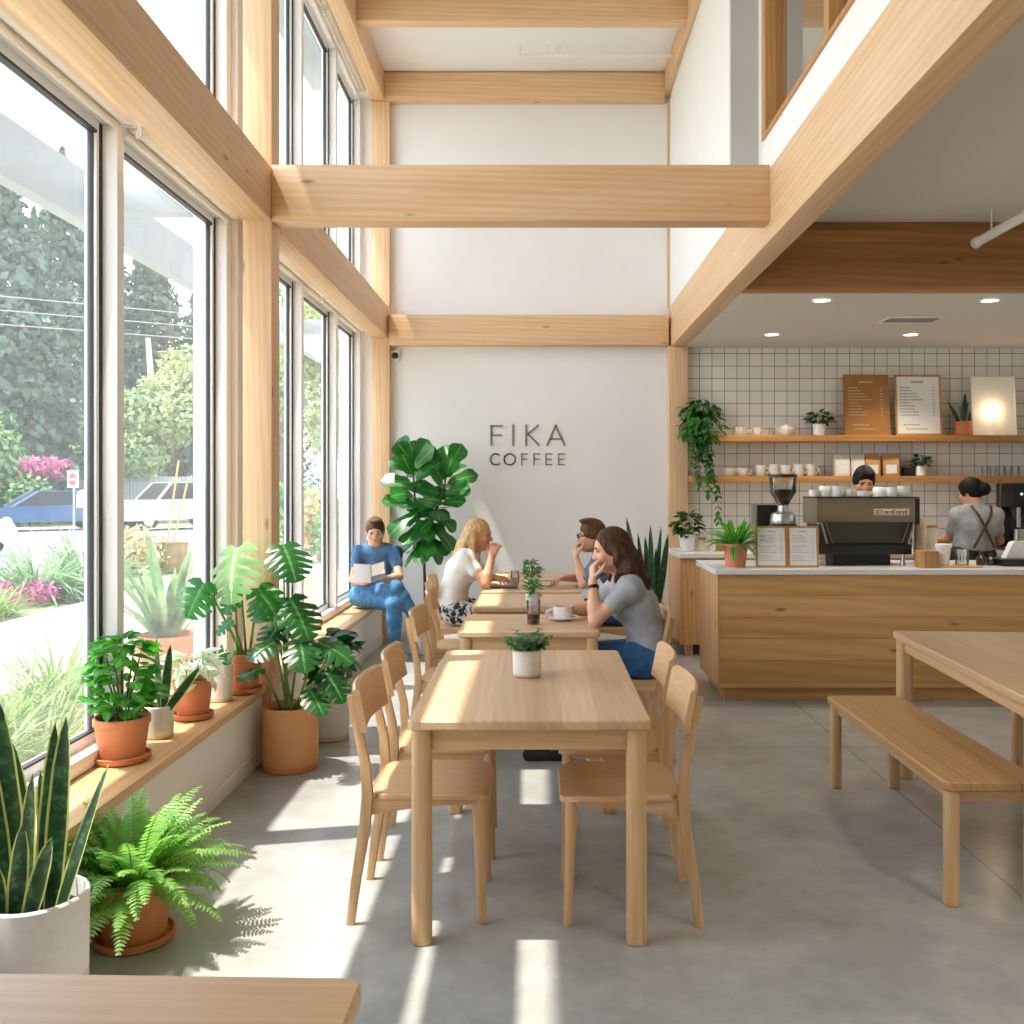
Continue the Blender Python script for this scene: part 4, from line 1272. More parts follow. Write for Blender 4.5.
# fiddle leaf fig beside the far wall
o = (-1.04, 8.55, 0)
t = thing('fiddle_leaf_fig', 'tall fiddle leaf fig with big glossy leaves by the far white wall', 'potted plant', o)
z = pot_cyl(t, .17, .34, ceramic, None)
MB().tube([(0, 0, z - .03), (-.01, 0, .7), (-.02, 0, 1.0), (-.10, 0, 1.4), (-.12, 0, 1.78)], [.014, .013, .012, .010, .006], 10).build('trunk', bark_thin, t)
MB().tube([(-.02, 0, 1.0), (.08, 0, 1.25), (.17, 0, 1.5), (.2, 0, 1.7)], [.012, .01, .008, .005], 8).build('branch', bark_thin, t)
mb = MB()
for st, n in (([(-.02, 0, .98), (-.08, 0, 1.25), (-.11, 0, 1.5), (-.12, 0, 1.76)], 36), ([(.0, 0, 1.02), (.09, 0, 1.27), (.16, 0, 1.45), (.2, 0, 1.68)], 28)):
    for k in range(n):
        q = (k + .5) / n; f = q * (len(st) - 1); i = min(int(f), len(st) - 2)
        p = V(st[i]).lerp(V(st[i + 1]), f - i)
        a = 2.4 * k + U(-.3, .3)
        el = -.75 + 1.75 * q ** 1.3 + U(-.2, .2)
        d = hdir(a, el)
        pp = p + d * .03
        mb.leaf(pp, d, V((.55 * math.cos(a) + U(-.2, .2), .55 * math.sin(a) - .75, .75)), U(.22, .31), U(.155, .205), FIDDLE, U(-.2, .6), .16, 8, U(-.3, .3), .02)
mb.build('foliage', lf_fig, t, 60)

# snake plant in the right corner
o = (.975, 8.35, 0)
t = thing('potted_snake_plant', 'tall dark snake plant in a pale pot against the far wall by the counter', 'potted plant', o)
z = pot_clay(t, .13, .48, False, terra_pale, False)
bb = []
for (u, v, w, x0) in ((627, 514, .06, -.06), (637, 530, .05, -.03), (646, 534, .055, 0), (651, 522, .06, .02), (662, 524, .045, .05), (669, 532, .065, .07), (641, 550, .05, -.02), (657, 545, .05, .04)):
    tip = P(u, v, 8.35) - V(o); d = tip - V((x0, U(-.04, .04), z))
    bb.append((x0, U(-.05, .05), d.x / d.z, U(-.08, .08), d.length, w, U(-.15, .15), U(-1.9, -1.2)))
snake_leaves(t, z, bb, lf_snake_dark)

# counter and back counter
def spider(t, z, n, L, W, mat):
    mb = MB()
    for k in range(n):
        a = 2.4 * k + U(-.2, .2); el = U(.45, 1.45)
        mb.leaf((.02 * math.cos(a), .02 * math.sin(a), z - .01), hdir(a, el), UP if el < 1.2 else V((-math.cos(a), -math.sin(a), .3)), L * U(.65, 1.1), W * U(.8, 1.1), STRAP, U(.5, 1.7) * (1.25 - el * .5), .3, 9)
    return mb.build('foliage', mat, t)
t = thing('potted_spider_plant', 'arching spider plant in a pinkish terracotta pot on the front counter', 'potted plant', (Xat(735.5, 6.72), 6.72, ZC + .0005))
z = pot_clay(t, .09, .165, False, terra_pink)
spider(t, z, 84, .24, .036, lf_spider)
t = thing('potted_plant', 'dark leafy plant in a white pot on the left end of the back counter', 'potted plant', (Xat(687.5, 8.55), 8.55, ZB + .0005))
z = pot_clay(t, .082, .155, False, china)
bushy(t, z, 130, .15, .20, .085, .05, lf_dark, 6, stem_green, .6, .05)
t = thing('potted_plant', 'small dark plant in a white pot on the upper shelf left of the brown menu', 'potted plant', (Xat(818.5, 9), 8.98, ZU + .0005))
z = pot_clay(t, .064, .11, False, china, False)
bushy(t, z, 70, .14, .12, .075, .045, lf_dark, 5, stem_green, .6, .2)
t = thing('potted_snake_plant', 'small snake plant in a terracotta pot on the upper shelf beside the pale panel', 'potted plant', (Xat(962.5, 9), 8.98, ZU + .0005))
z = pot_cyl(t, .078, .135, terracotta, None)
snake_leaves(t, z, [(-.03, 0, -.5, 0, .26, .045, .1, -1.5), (0, 0, .05, 0, .31, .05, 0, -1.5), (.03, 0, .45, 0, .28, .045, .1, -1.6), (.0, .02, .25, .05, .24, .04, 0, -1.3), (-.01, -.02, -.2, 0, .2, .045, 0, -1.6)], lf_snake_dark)
t = thing('potted_plant', 'tiny bushy plant in a white pot on the lower shelf right of the coffee bags', 'potted plant', (Xat(920, 9), 8.98, ZL + .0005))
z = pot_cyl(t, .055, .095, china, None)
bushy(t, z, 60, .10, .11, .06, .04, lf_dark, 5, stem_green, .6, .2)

# trailing pothos at the left end of the shelves
o = (Xat(700, 8.93), 8.985, ZU + .0005)
t = thing('trailing_plant', 'trailing plant spilling from the left end of the upper shelf', 'potted plant', o)
z = pot_cyl(t, .085, .15, ceramic, None)
mb = MB(); st = MB()
HEART = ([0, .08, .3, .6, .85, 1], [.5, .85, 1, .75, .35, .02])
for k in range(240):
    a = U(0, 2 * PI); r = U(.02, .21); hh = U(-.22, .22)
    p = V((r * math.cos(a) * 1.0, -.04 + min(.1, r * math.sin(a) * .7), z + hh * (1.1 - r * 2)))
    if p.x < -.10: p.x = -.10 + U(-.07, .03)
    mb.leaf(p, hdir(a + U(-.5, .5), U(-1.0, .3)) if p.y < .05 else hdir(-PI / 2 + U(-1, 1), U(-.8, .2)), UP, U(.07, .11), U(.05, .07), HEART, U(.2, .7), .15, 4)
for (x, y, zb, sway, m) in ((-.05, -.16, -.52, .03, 18), (.02, -.17, -.60, .04, 18), (-.08, -.15, -.30, .0, 14), (.05, -.15, -.42, .03, 14), (.04, -.16, -.86, .13, 20), (.0, -.17, -.30, -.02, 14)):
    pts = [V((x * .4, -.05, z + .02))]
    for i in range(1, m + 1):
        q = i / m
        pts.append(V((x + sway * q + .012 * math.sin(q * 9 + x * 40), y - .01 * math.sin(q * 7), z + .04 + (zb - z) * q)))
    st.tube(pts, .0025, 5)
    for i, p in enumerate(pts[1:]):
        for s in (0, 1):
            a = -PI / 2 + (1 if s else -1) * U(.3, 1.5)
            mb.leaf(p, hdir(a, U(-1.1, -.2)), UP, U(.05, .085), U(.038, .058), HEART, U(.1, .5), .15, 4)
st.build('stems', stem_green, t)
mb.build('foliage', lf_pothos, t)

# little table plants
t = thing('table_plant', 'small silvery plant in a round white pot on the front table', 'potted plant', (Xat(527, 3.78), 3.78, ZT + .0005))
z = pot_cyl(t, .058, .108, ceramic, ceramic_raw, .12)
mb = MB(); st = MB()
for k in range(30):
    a = 2.4 * k; el = U(.45, 1.35); L = U(.06, .115); d = hdir(a, el)
    b = V((.012 * math.cos(a), .012 * math.sin(a), z - .01))
    st.tube([b, b + d * L * .6, b + d * L], .0014, 5)
    for i in range(2, 8):
        p = b + d * (L * i / 7)
        for s in (-1, 1):
            mb.leaf(p, hdir(a + s * 1.2 + U(-.4, .4), U(-.1, .7)), UP, U(.028, .042), U(.019, .026), OV, .4, .2, 3)
st.build('stems', stem_green, t); mb.build('foliage', leafmat('leaf_sage', '#4C7A52', '#86A883', .45, .3), t)
t = thing('table_plant', 'small green plant in a pale pot behind the iced coffee glass', 'potted plant', (Xat(533, 5.98), 5.98, ZT + .0005))
z = pot_cyl(t, .046, .085, ceramic, None)
bushy(t, z, 55, .055, .10, .05, .028, lf_bushy, 4, stem_green, .5, .1)
t = thing('table_plant', 'small green plant in a pale pot between the blonde woman and the man', 'potted plant', (Xat(531.5, 7.0), 7.0, ZT + .0005))
z = pot_cyl(t, .046, .088, ceramic, None)
bushy(t, z, 75, .085, .13, .055, .03, lf_mid, 5, stem_green, .5, .1)
# ------------------------------------------------------------------ people: smooth implicit bodies, one surface each
class SDF:
    def __init__(s, h): s.h = h; s.p = []
    def cap(s, a, b, ra, rb=None, k=.02, sq=None, op='u'):
        """tapered capsule; sq=(axis vector, factor) widens it along that axis"""
        s.p.append(('c', V(a), V(b), ra, ra if rb is None else rb, k, sq, op)); return s
    def ell(s, c, r, rot=None, k=.02, op='u'):
        s.p.append(('e', V(c), None, r, rot, k, None, op)); return s
    def plane(s, c, n):
        s.p.append(('p', V(c), V(n).normalized(), 0, 0, 0, None, 'i')); return s
    def mesh(s):
        h = s.h; lo = np.full(3, 1e9); hi = -lo
        for q in s.p:
            if q[7] != 'u': continue
            if q[0] == 'c':
                f = max(1, q[6][1]) if q[6] else 1
                rr = max(q[3], q[4]) * f
                for e in (q[1], q[2]): lo = np.minimum(lo, np.array(e) - rr); hi = np.maximum(hi, np.array(e) + rr)
            else:
                rr = max(q[3]); lo = np.minimum(lo, np.array(q[1]) - rr); hi = np.maximum(hi, np.array(q[1]) + rr)
        lo -= 4 * h + .01; hi += 4 * h + .01
        nx = np.ceil((hi - lo) / h).astype(int) + 1
        Fd = np.full(nx, 1.0, dtype=np.float32)
        ax = [lo[i] + h * np.arange(nx[i]) for i in range(3)]
        for q in s.p:
            typ, a, b, ra, rb, k, sq, op = q
            if typ == 'p': bl, bh = lo, hi
            else:
                if typ == 'c':
                    f = max(1, sq[1]) if sq else 1
                    rr = max(ra, rb) * f + k + 4 * h
                    bl = np.minimum(np.array(a), np.array(b)) - rr; bh = np.maximum(np.array(a), np.array(b)) + rr
                else:
                    rr = max(ra) + k + 4 * h; bl = np.array(a) - rr; bh = np.array(a) + rr
            i0 = np.clip(np.floor((bl - lo) / h).astype(int), 0, nx - 1); i1 = np.clip(np.ceil((bh - lo) / h).astype(int) + 1, 1, nx)
            if np.any(i1 <= i0): continue
            X, Y, Z = np.meshgrid(ax[0][i0[0]:i1[0]], ax[1][i0[1]:i1[1]], ax[2][i0[2]:i1[2]], indexing='ij')
            if typ == 'p':
                d = (X - a.x) * b.x + (Y - a.y) * b.y + (Z - a.z) * b.z
            elif typ == 'c':
                px, py, pz = X - a.x, Y - a.y, Z - a.z; ba = b - a
                if sq:
                    w = V(sq[0]).normalized(); g = 1 - 1 / sq[1]
                    dt = (px * w.x + py * w.y + pz * w.z) * g
                    px = px - dt * w.x; py = py - dt * w.y; pz = pz - dt * w.z
                    ba = ba - w * (ba.dot(w) * g)
                L2_ = max(ba.length_squared, 1e-9)
                t = np.clip((px * ba.x + py * ba.y + pz * ba.z) / L2_, 0, 1)
                d = np.sqrt((px - t * ba.x) ** 2 + (py - t * ba.y) ** 2 + (pz - t * ba.z) ** 2) - (ra + (rb - ra) * t)
            else:
                px, py, pz = X - a.x, Y - a.y, Z - a.z
                if rb is not None:
                    m = rb
                    px, py, pz = (px * m[0][0] + py * m[0][1] + pz * m[0][2], px * m[1][0] + py * m[1][1] + pz * m[1][2], px * m[2][0] + py * m[2][1] + pz * m[2][2])
                k0 = np.sqrt((px / ra[0]) ** 2 + (py / ra[1]) ** 2 + (pz / ra[2]) ** 2)
                k1 = np.sqrt((px / ra[0] ** 2) ** 2 + (py / ra[1] ** 2) ** 2 + (pz / ra[2] ** 2) ** 2)
                d = k0 * (k0 - 1) / np.maximum(k1, 1e-6)
            sl = (slice(i0[0], i1[0]), slice(i0[1], i1[1]), slice(i0[2], i1[2]))
            o = Fd[sl]
            if op == 'u':
                hh = np.maximum(k - np.abs(o - d), 0) / max(k, 1e-6)
                Fd[sl] = np.minimum(o, d) - hh * hh * k * .25
            elif op == 's':
                d = -d; hh = np.maximum(k - np.abs(o - d), 0) / max(k, 1e-6)
                Fd[sl] = np.maximum(o, d) + hh * hh * k * .25
            else:
                Fd[sl] = np.maximum(o, d)
        return surface_nets(Fd, lo, h)
    def build(s, name, mat, parent):
        vs, fs = s.mesh()
        me = bpy.data.meshes.new(name)
        me.from_pydata(vs.tolist(), [], fs.tolist()); me.update()
        if parent:
            Mi = Matrix.Translation(parent.location).inverted(); me.transform(Mi)
        me.materials.append(mat); me.shade_smooth()
        o = bpy.data.objects.new(name, me); COL.objects.link(o)
        if parent: o.parent = parent
        return o

def surface_nets(Fd, lo, h):
    S = Fd < 0
    n = np.array(Fd.shape)
    c = np.zeros(n - 1, dtype=np.int8)
    for dx in (0, 1):
        for dy in (0, 1):
            for dz in (0, 1):
                c += S[dx:n[0] - 1 + dx, dy:n[1] - 1 + dy, dz:n[2] - 1 + dz]
    act = (c > 0) & (c < 8)
    I = np.argwhere(act)
    idx = np.full(n - 1, -1, dtype=np.int64); idx[act] = np.arange(len(I))
    acc = np.zeros((len(I), 3)); cnt = np.zeros(len(I))
    for d in range(3):
        o1, o2 = [x for x in range(3) if x != d]
        for a in (0, 1):
            for b in (0, 1):
                off = np.zeros(3, int); off[o1] = a; off[o2] = b
                p = I + off; q = p.copy(); q[:, d] += 1
                f0 = Fd[p[:, 0], p[:, 1], p[:, 2]]; f1 = Fd[q[:, 0], q[:, 1], q[:, 2]]
                m = (f0 < 0) != (f1 < 0)
                t = f0 / np.where(m, f0 - f1, 1)
                pos = p.astype(float); pos[:, d] += t
                acc[m] += pos[m]; cnt[m] += 1
    vs = lo + h * acc / np.maximum(cnt, 1)[:, None]
    fs = []
    for d in range(3):
        o1, o2 = [(1, 2), (2, 0), (0, 1)][d]
        sl0 = [slice(1, n[i] - 1) for i in range(3)]; sl0[d] = slice(0, n[d] - 1)
        sl1 = list(sl0); sl1[d] = slice(1, n[d])
        A = S[tuple(sl0)]; B = S[tuple(sl1)]
        J = np.argwhere(A != B)
        base = np.array([1, 1, 1]); base[d] = 0
        J2 = J + base
        def gi(da, db):
            q = J2.copy(); q[:, o1] -= da; q[:, o2] -= db
            return idx[q[:, 0], q[:, 1], q[:, 2]]
        qd = np.stack([gi(1, 1), gi(0, 1), gi(0, 0), gi(1, 0)], 1)
        fl = ~A[J[:, 0], J[:, 1], J[:, 2]]
        qd[fl] = qd[fl][:, ::-1]
        fs.append(qd[(qd >= 0).all(1)])
    return vs, np.concatenate(fs)

def frame(f, u):
    f = V(f).normalized(); u = V(u); s_ = u.cross(f).normalized(); u = f.cross(s_).normalized()
    return f, s_, u                                   # forward, left, up

def hand(b, wrist, d, n, side, curl=.5, k=.006, sc=1.0, spread=.12):
    """palm grows from the wrist along d, palm faces n; thumb on `side` (+1/-1 along d x n)"""
    d = V(d).normalized(); n = V(n); n = (n - d * n.dot(d)).normalized(); s_ = d.cross(n).normalized() * side
    w = V(wrist)
    for j in range(4):                                 # palm
        o = (-.030 + .020 * j) * sc
        b.cap(w + d * .008 + s_ * o * .6, w + d * .078 * sc + s_ * o, .0135 * sc, .0115 * sc, .012)
    for j, L in enumerate((.062, .073, .080, .072)):   # little .. index
        o = (-.030 + .020 * j) * sc
        p = w + d * .078 * sc + s_ * o
        a = 0; dd = d + s_ * ((j - 1.5) * spread); dd.normalize()
        for seg, q in enumerate((.42, .33, .25)):
            a += curl * (1.0 if seg else .8)
            v = dd * math.cos(a) + n * math.sin(a)
            e = p + v * (L * q * sc)
            b.cap(p, e, (.0092 - .0009 * seg) * sc, (.0084 - .0011 * seg) * sc, k); p = e
    p = w + d * .022 * sc + s_ * .026 * sc
    for L, (x, y, z) in ((.042, (.55, .75, .45)), (.032, (.8, .35, .6)), (.026, (.9, .05, .55))):
        v = (d * x + s_ * y + n * z).normalized(); e = p + v * L * sc
        b.cap(p, e, .0115 * sc, .0095 * sc, k); p = e

def head(b, c, f, u, sc=1.0, female=False):
    """c = centre of the skull, total height about .235"""
    f, l, u = frame(f, u)
    rot = [list(f), list(l), list(u)]
    q = lambda x, y, z: V(c) + (f * x + l * y + u * z) * sc
    e = lambda p, r, k=.02: b.ell(q(*p), [x * sc for x in r], rot, k)
    e((-.008, 0, .022), (.096, .077, .095))
    e((.022, 0, -.035), (.070, .062, .075), .03)
    e((.048, 0, -.092), (.034 if not female else .03, .034 if not female else .028, .026), .035)          # chin
    b.cap(q(.0, .045, -.06), q(.045, .02, -.092), .022 * sc, .018 * sc, .03); b.cap(q(.0, -.045, -.06), q(.045, -.02, -.092), .022 * sc, .018 * sc, .03)
    b.cap(q(.084, 0, .010), q(.104, 0, -.028), .008 * sc, .0135 * sc, .012)                                 # nose
    for s_ in (-1, 1):
        e((.096, s_ * .010, -.031), (.010, .009, .008), .006)
        e((.076, s_ * .030, .022), (.016, .024, .008), .014)                                               # brow
        e((.062, s_ * .040, -.025), (.022, .022, .018), .02)                                               # cheek
        b.ell(q(.094, s_ * .031, .002), [x * sc for x in (.016, .017, .009)], rot, .012, 's')              # eye socket
        e((-.008, s_ * .078, -.012), (.020, .007, .031), .006)                                             # ear
    e((.082, 0, -.058), (.010, .022, .006), .006); e((.080, 0, -.067), (.010, .019, .007), .006)             # lips
    return f, l, u, q, rot

def face_parts(t, q, f, l, u, sc, brow_mat, lips=True, R_=None):
    mb = MB(); bw = MB()
    Mx = Matrix((f, l, u)).transposed()
    for s_ in (-1, 1):
        mb.ball(q(.0795, s_ * .031, .003) - t.location, [x * sc for x in (.0075, .0115, .0048)], 10, Mx)
        p = [q(.090, s_ * .014, .022), q(.0935, s_ * .028, .028), q(.082, s_ * .048, .022)]
        bw.tube([x - t.location for x in p], [.003 * sc, .0042 * sc, .0022 * sc], 6)
    mb.build('eyes', eye_dark, t); bw.build('eyebrows', brow_mat, t)
    if lips:
        lp = MB()
        lp.tube([x - t.location for x in (q(.078, .022, -.0625), q(.091, .008, -.060), q(.091, -.008, -.060), q(.078, -.022, -.0625))], [.002, .005 * sc, .005 * sc, .002], 8)
        lp.build('lips', lip_mat, t)

def torso(b, J, g=0.0, k=.05, fem=False):
    """pelvis, waist, chest and shoulder girdle; g inflates for clothing"""
    lat = (J['shl'] - J['shr']).normalized()
    pl = (J['hipl'] - J['hipr']).normalized()
    pel, che, neck = J['pel'], J['che'], J['neck']
    wai = pel.lerp(che, .45) + J.get('wo', V((0, 0, 0)))
    b.cap(pel, pel + (wai - pel) * .35, .098 + g, .095 + g, k, (pl, 1.5 if fem else 1.4))
    b.cap(pel.lerp(wai, .4), wai, .092 + g, .084 + g, k, (lat, 1.3))
    b.cap(wai, che, .086 + g, .100 + g, k, (lat, 1.42))
    b.cap(che, che.lerp(neck, .5), .100 + g, .078 + g, k, (lat, 1.45))
    b.cap(J['shl'], J['shr'], .047 + g, .047 + g, k)
    b.cap(neck - (neck - che).normalized() * .02, J['shl'], .042 + g * .8, .048 + g, k); b.cap(neck - (neck - che).normalized() * .02, J['shr'], .042 + g * .8, .048 + g, k)
    if fem:
        fw = J['fwd']
        for s_ in (-1, 1): b.ell(che + fw * .085 + lat * (s_ * .062) - V((0, 0, .015)), [.055 + g] * 3, None, .04)

def limbs(b, J, g=0.0, which=('armu', 'arml', 'legu', 'legl'), part=1.0):
    for s_ in 'lr':
        if 'armu' in which:
            a, e = J['sh' + s_], J['el' + s_]
            b.cap(a, a.lerp(e, part), .044 + g, .044 + g + (.036 - .044) * part, .03)
        if 'arml' in which:
            e, w = J['el' + s_], J['wr' + s_]
            m = e.lerp(w, .3)
            b.cap(e, m, .035 + g, .037 + g, .02); b.cap(m, w, .037 + g, .0255 + g, .02)
        if 'legu' in which:
            b.cap(J['hip' + s_], J['kn' + s_], .086 + g, .058 + g, .04)
        if 'legl' in which:
            kn, an = J['kn' + s_], J['an' + s_]
            m = kn.lerp(an, .35)
            b.cap(kn, m, .055 + g, .054 + g, .02); b.cap(m, an, .054 + g, .036 + g, .02)

def person(label, J, skin, hd, ud, hsc=1.0, hands=None, shirt=None, trousers=None, shoes=None, brow=hair_short, fem=False, sleeve=.52, res=.008, shirt_bottom=.02, trouser_g=.012, group=None, face=True, neckr=.056):
    base = V((J['pel'].x, J['pel'].y, 0.0))
    t = thing('person', label, 'person', tuple(base))
    b = SDF(res)
    torso(b, J, 0, .05, fem); limbs(b, J)
    hc = J['head']
    f, l, u = frame(hd, ud)
    b.cap(J['neck'] - (J['neck'] - J['che']).normalized() * .03, hc - u * .055 * hsc - f * .015, neckr, neckr * .92, .03)
    _, _, _, q, rot = head(b, hc, hd, ud, hsc, fem)
    for s_ in 'lr':
        fd = J.get('toe' + s_)
        if fd is not None:
            b.cap(J['an' + s_], J['an' + s_] + (fd - J['an' + s_]) * .1 - V((0, 0, .03)), .036, .034, .02)
            b.cap(J['an' + s_] - V((0, 0, .04)), fd, .034, .028, .02)
    for hnd in hands or []: hand(b, *hnd[:-1], **hnd[-1])
    b.build('body', skin, t)
    if face: face_parts(t, q, f, l, u, hsc, brow)
    if shirt:
        c = SDF(.009); torso(c, J, .012, .05, fem); limbs(c, J, .013, ('armu',), sleeve)
        for s_ in 'lr':
            a, e = J['sh' + s_], J['el' + s_]; dd = (e - a).normalized()
        nd = (hc - J['neck']).normalized()
        c.ell(J['neck'] + nd * .045 + J['fwd'] * .02, (.082, .082, .062), None, .01, 's')
        up = (J['che'] - J['pel']).normalized()
        c.plane(J['pel'] + up * shirt_bottom, -up)
        c.build('shirt', shirt, t)
    if trousers:
        c = SDF(.010)
        pl = (J['hipl'] - J['hipr']).normalized()
        c.cap(J['pel'], J['pel'] + (J['che'] - J['pel']).normalized() * .05, .108 + .004, .104, .05, (pl, 1.5))
        up = (J['che'] - J['pel']).normalized()
        c.plane(J['pel'] + up * .10, up)
        limbs(c, J, trouser_g, ('legu', 'legl'))
        c.build('trousers', trousers, t)
    if shoes:
        for s_ in 'lr':
            fd = J['toe' + s_]; an = J['an' + s_]
            c = SDF(.008)
            hl = an - V((0, 0, an.z - min(fd.z, an.z) )) * .0
            heel = V((an.x, an.y, 0)) + V((0, 0, fd.z)) - (fd - an).normalized() * .02
            if abs(an.z - fd.z) > .2: heel = an + (fd - an) * .15
            c.cap(heel, fd, .043, .037, .02); c.cap(an.lerp(heel, .6), heel, .044, .044, .02)
            c.build('shoe', shoes, t)
    return t, q, f, l, u, rot

def glasses(t, q, mat):
    mb = MB()
    for s_ in (-1, 1):
        c = [q(.104, s_ * (.034 + .024 * math.cos(a)), .002 + .019 * math.sin(a)) - t.location for a in [2 * PI * k / 16 for k in range(17)]]
        mb.tube(c, .0028, 6, False)
        mb.tube([q(.104, s_ * .058, .006) - t.location, q(.05, s_ * .080, .008) - t.location, q(-.01, s_ * .083, .004) - t.location], .0028, 6)
    mb.tube([q(.106, .010, .006) - t.location, q(.108, 0, .009) - t.location, q(.106, -.010, .006) - t.location], .0026, 6)
    mb.build('eyeglasses', mat, t)

def short_hair(t, q, rot, sc, mat, vol=.014, front=.062, low=-.02, top=.012):
    c = SDF(.007)
    c.ell(q(-.014, 0, .030), [x * sc for x in (.096 + vol * .7, .077 + vol, .095 + vol)], rot, .01)
    c.ell(q(-.02, 0, .0), [x * sc for x in (.092 + vol * .6, .078 + vol * .7, .09)], rot, .02)
    f, l, u = (V(x) for x in rot)
    c.ell(q(.125, 0, -.042), [x * sc for x in (.072, .10, front + .036)], rot, .012, 's')
    c.ell(q(.05, 0, -.105), [x * sc for x in (.115, .14, .105 + low)], rot, .012, 's')
    c.ell(q(.045, .012, .108 + top), [x * sc for x in (.05, .055, .018)], rot, .03)
    return c.build('hair', mat, t)

# ---- 1: the brown-haired woman in the grey tee, facing left (-x)
S = 5.25
J = dict(pel=V((.60, 5.25, .565)), che=V((.535, 5.25, .845)), neck=V((.470, 5.24, 1.005)), head=V((.395, 5.235, 1.150)),
         shl=V((.490, 5.085, .955)), shr=V((.47, 5.41, .955)), ell=V((.297, 5.045, .785)), elr=V((.27, 5.47, .79)),
         wrl=V((.288, 5.13, .985)), wrr=V((.175, 5.40, .795)), hipl=V((.58, 5.16, .545)), hipr=V((.58, 5.34, .545)),
         knl=V((.16, 5.15, .545)), knr=V((.17, 5.33, .545)), anl=V((.09, 5.17, .085)), anr=V((.12, 5.33, .085)),
         toel=V((-.06, 5.16, .032)), toer=V((-.03, 5.35, .032)), fwd=V((-1, 0, 0)), wo=V((.03, 0, 0)))
t, q, f, l, u, rot = person('woman with long wavy brown hair and grey t-shirt resting her chin on her hand', J, skin_fair, (-.97, -.12, -.16), (-.17, 0, 1), .98,
    [(J['wrl'], (.02, .22, 1), (1, .25, -.1), -1, dict(curl=.75)), (J['wrr'], (-1, -.15, .04), (.0, -.6, -.6), -1, dict(curl=.25))], tee_grey, denim_dark, shoe_dark, hair_brown, True, .50, .0075)
c = SDF(.0085)
H = lambda *a: q(*a)
c.ell(H(-.018, 0, .028), (.104, .090, .103), rot, .01)
c.ell(H(.125, 0, -.06), (.088, .13, .145), rot, .015, 's')
c.ell(H(.07, 0, -.13), (.11, .07, .12), rot, .01, 's')
hr = random.Random(5)
for k in range(7):                                      # curls in front of the shoulders
    for sd_ in ((1, -1) if k < 4 else (1,)):
        p0 = q(-.01 - .012 * k, sd_ * .084, -.03); prev = p0
        for sgm in range(1, 8):
            s_ = sgm / 7
            p = p0 - V((0, 0, (.16 + .012 * k) * s_)) + l * (sd_ * (.012 + .022 * s_ + .012 * math.sin(s_ * 12 + k * 2))) + f * (.012 * math.sin(s_ * 10 + k * 1.3))
            c.cap(prev, p, .0165 - .001 * sgm, .0155 - .001 * sgm, .008); prev = p
for k in range(22):                                     # wavy locks falling over the shoulders
    a = R(-100 + 200 * k / 21) + PI
    x0, y0 = -.02 + .085 * math.cos(a), .084 * math.sin(a)
    p0 = H(x0, y0, .01)
    out = (f * math.cos(a) + l * math.sin(a))
    prev = p0; L = .32 + hr.uniform(-.03, .04)
    if abs(math.sin(a)) > .8 and math.cos(a) > -.2: L = .20
    for sgm in range(1, 6):
        s_ = sgm / 5
        p = p0 + out * (.03 * math.sin(PI * s_) + .028 * s_ + .012 * math.sin(s_ * 11 + k)) - V((0, 0, L * s_)) + V((.085 * s_, 0, 0)) + l * (.010 * math.sin(s_ * 9 + k * 1.7))
        c.cap(prev, p, .024 - .002 * sgm, .022 - .002 * sgm, .018); prev = p
c.build('hair', hair_brown, t)
wd = (J['wrl'] - J['ell']).normalized()
wp = J['wrl'] - wd * .035 - t.location
mb = MB(); mb.tube([wp - wd * .009, wp + wd * .009], .033, 20); mb.build('watch_strap', black_metal, t)

# ---- 2: the man in glasses on the same side, farther away, facing left
J = dict(pel=V((.64, 7.22, .56)), che=V((.565, 7.22, .86)), neck=V((.475, 7.21, 1.00)), head=V((.395, 7.20, 1.125)),
         shl=V((.50, 7.03, .945)), shr=V((.48, 7.40, .945)), ell=V((.325, 6.97, .785)), elr=V((.36, 7.44, .785)),
         wrl=V((.272, 7.09, .962)), wrr=V((.19, 7.22, .80)), hipl=V((.62, 7.12, .55)), hipr=V((.62, 7.32, .55)),
         knl=V((.18, 7.08, .55)), knr=V((.19, 7.34, .55)), anl=V((.19, 7.09, .09)), anr=V((.2, 7.33, .09)),
         toel=V((.03, 7.08, .034)), toer=V((.04, 7.34, .034)), fwd=V((-1, 0, 0)), wo=V((.03, 0, 0)))
t, q, f, l, u, rot = person('man with short brown hair and dark glasses, slate shirt, hand at his chin', J, skin_fair, (-.99, -.1, -.05), (-.06, 0, 1), 1.0,
    [(J['wrl'], (-.1, .3, 1), (1, .2, -.1), -1, dict(curl=.8)), (J['wrr'], (-.7, -.7, 0), (0, -.2, -.9), -1, dict(curl=.5))], shirt_slate, denim_dark, shoe_dark, hair_short, False, .82)
short_hair(t, q, rot, 1.0, hair_short, .011, .062, .0)
glasses(t, q, black_metal)
col = MB()
col.tube([(J['neck'] + V((.055 * math.cos(a) - .005, .062 * math.sin(a), .03 + .015 * math.cos(a)))) - t.location for a in [2 * PI * k / 18 for k in range(19)]], .011, 8, False)
col.build('collar', shirt_slate, t)

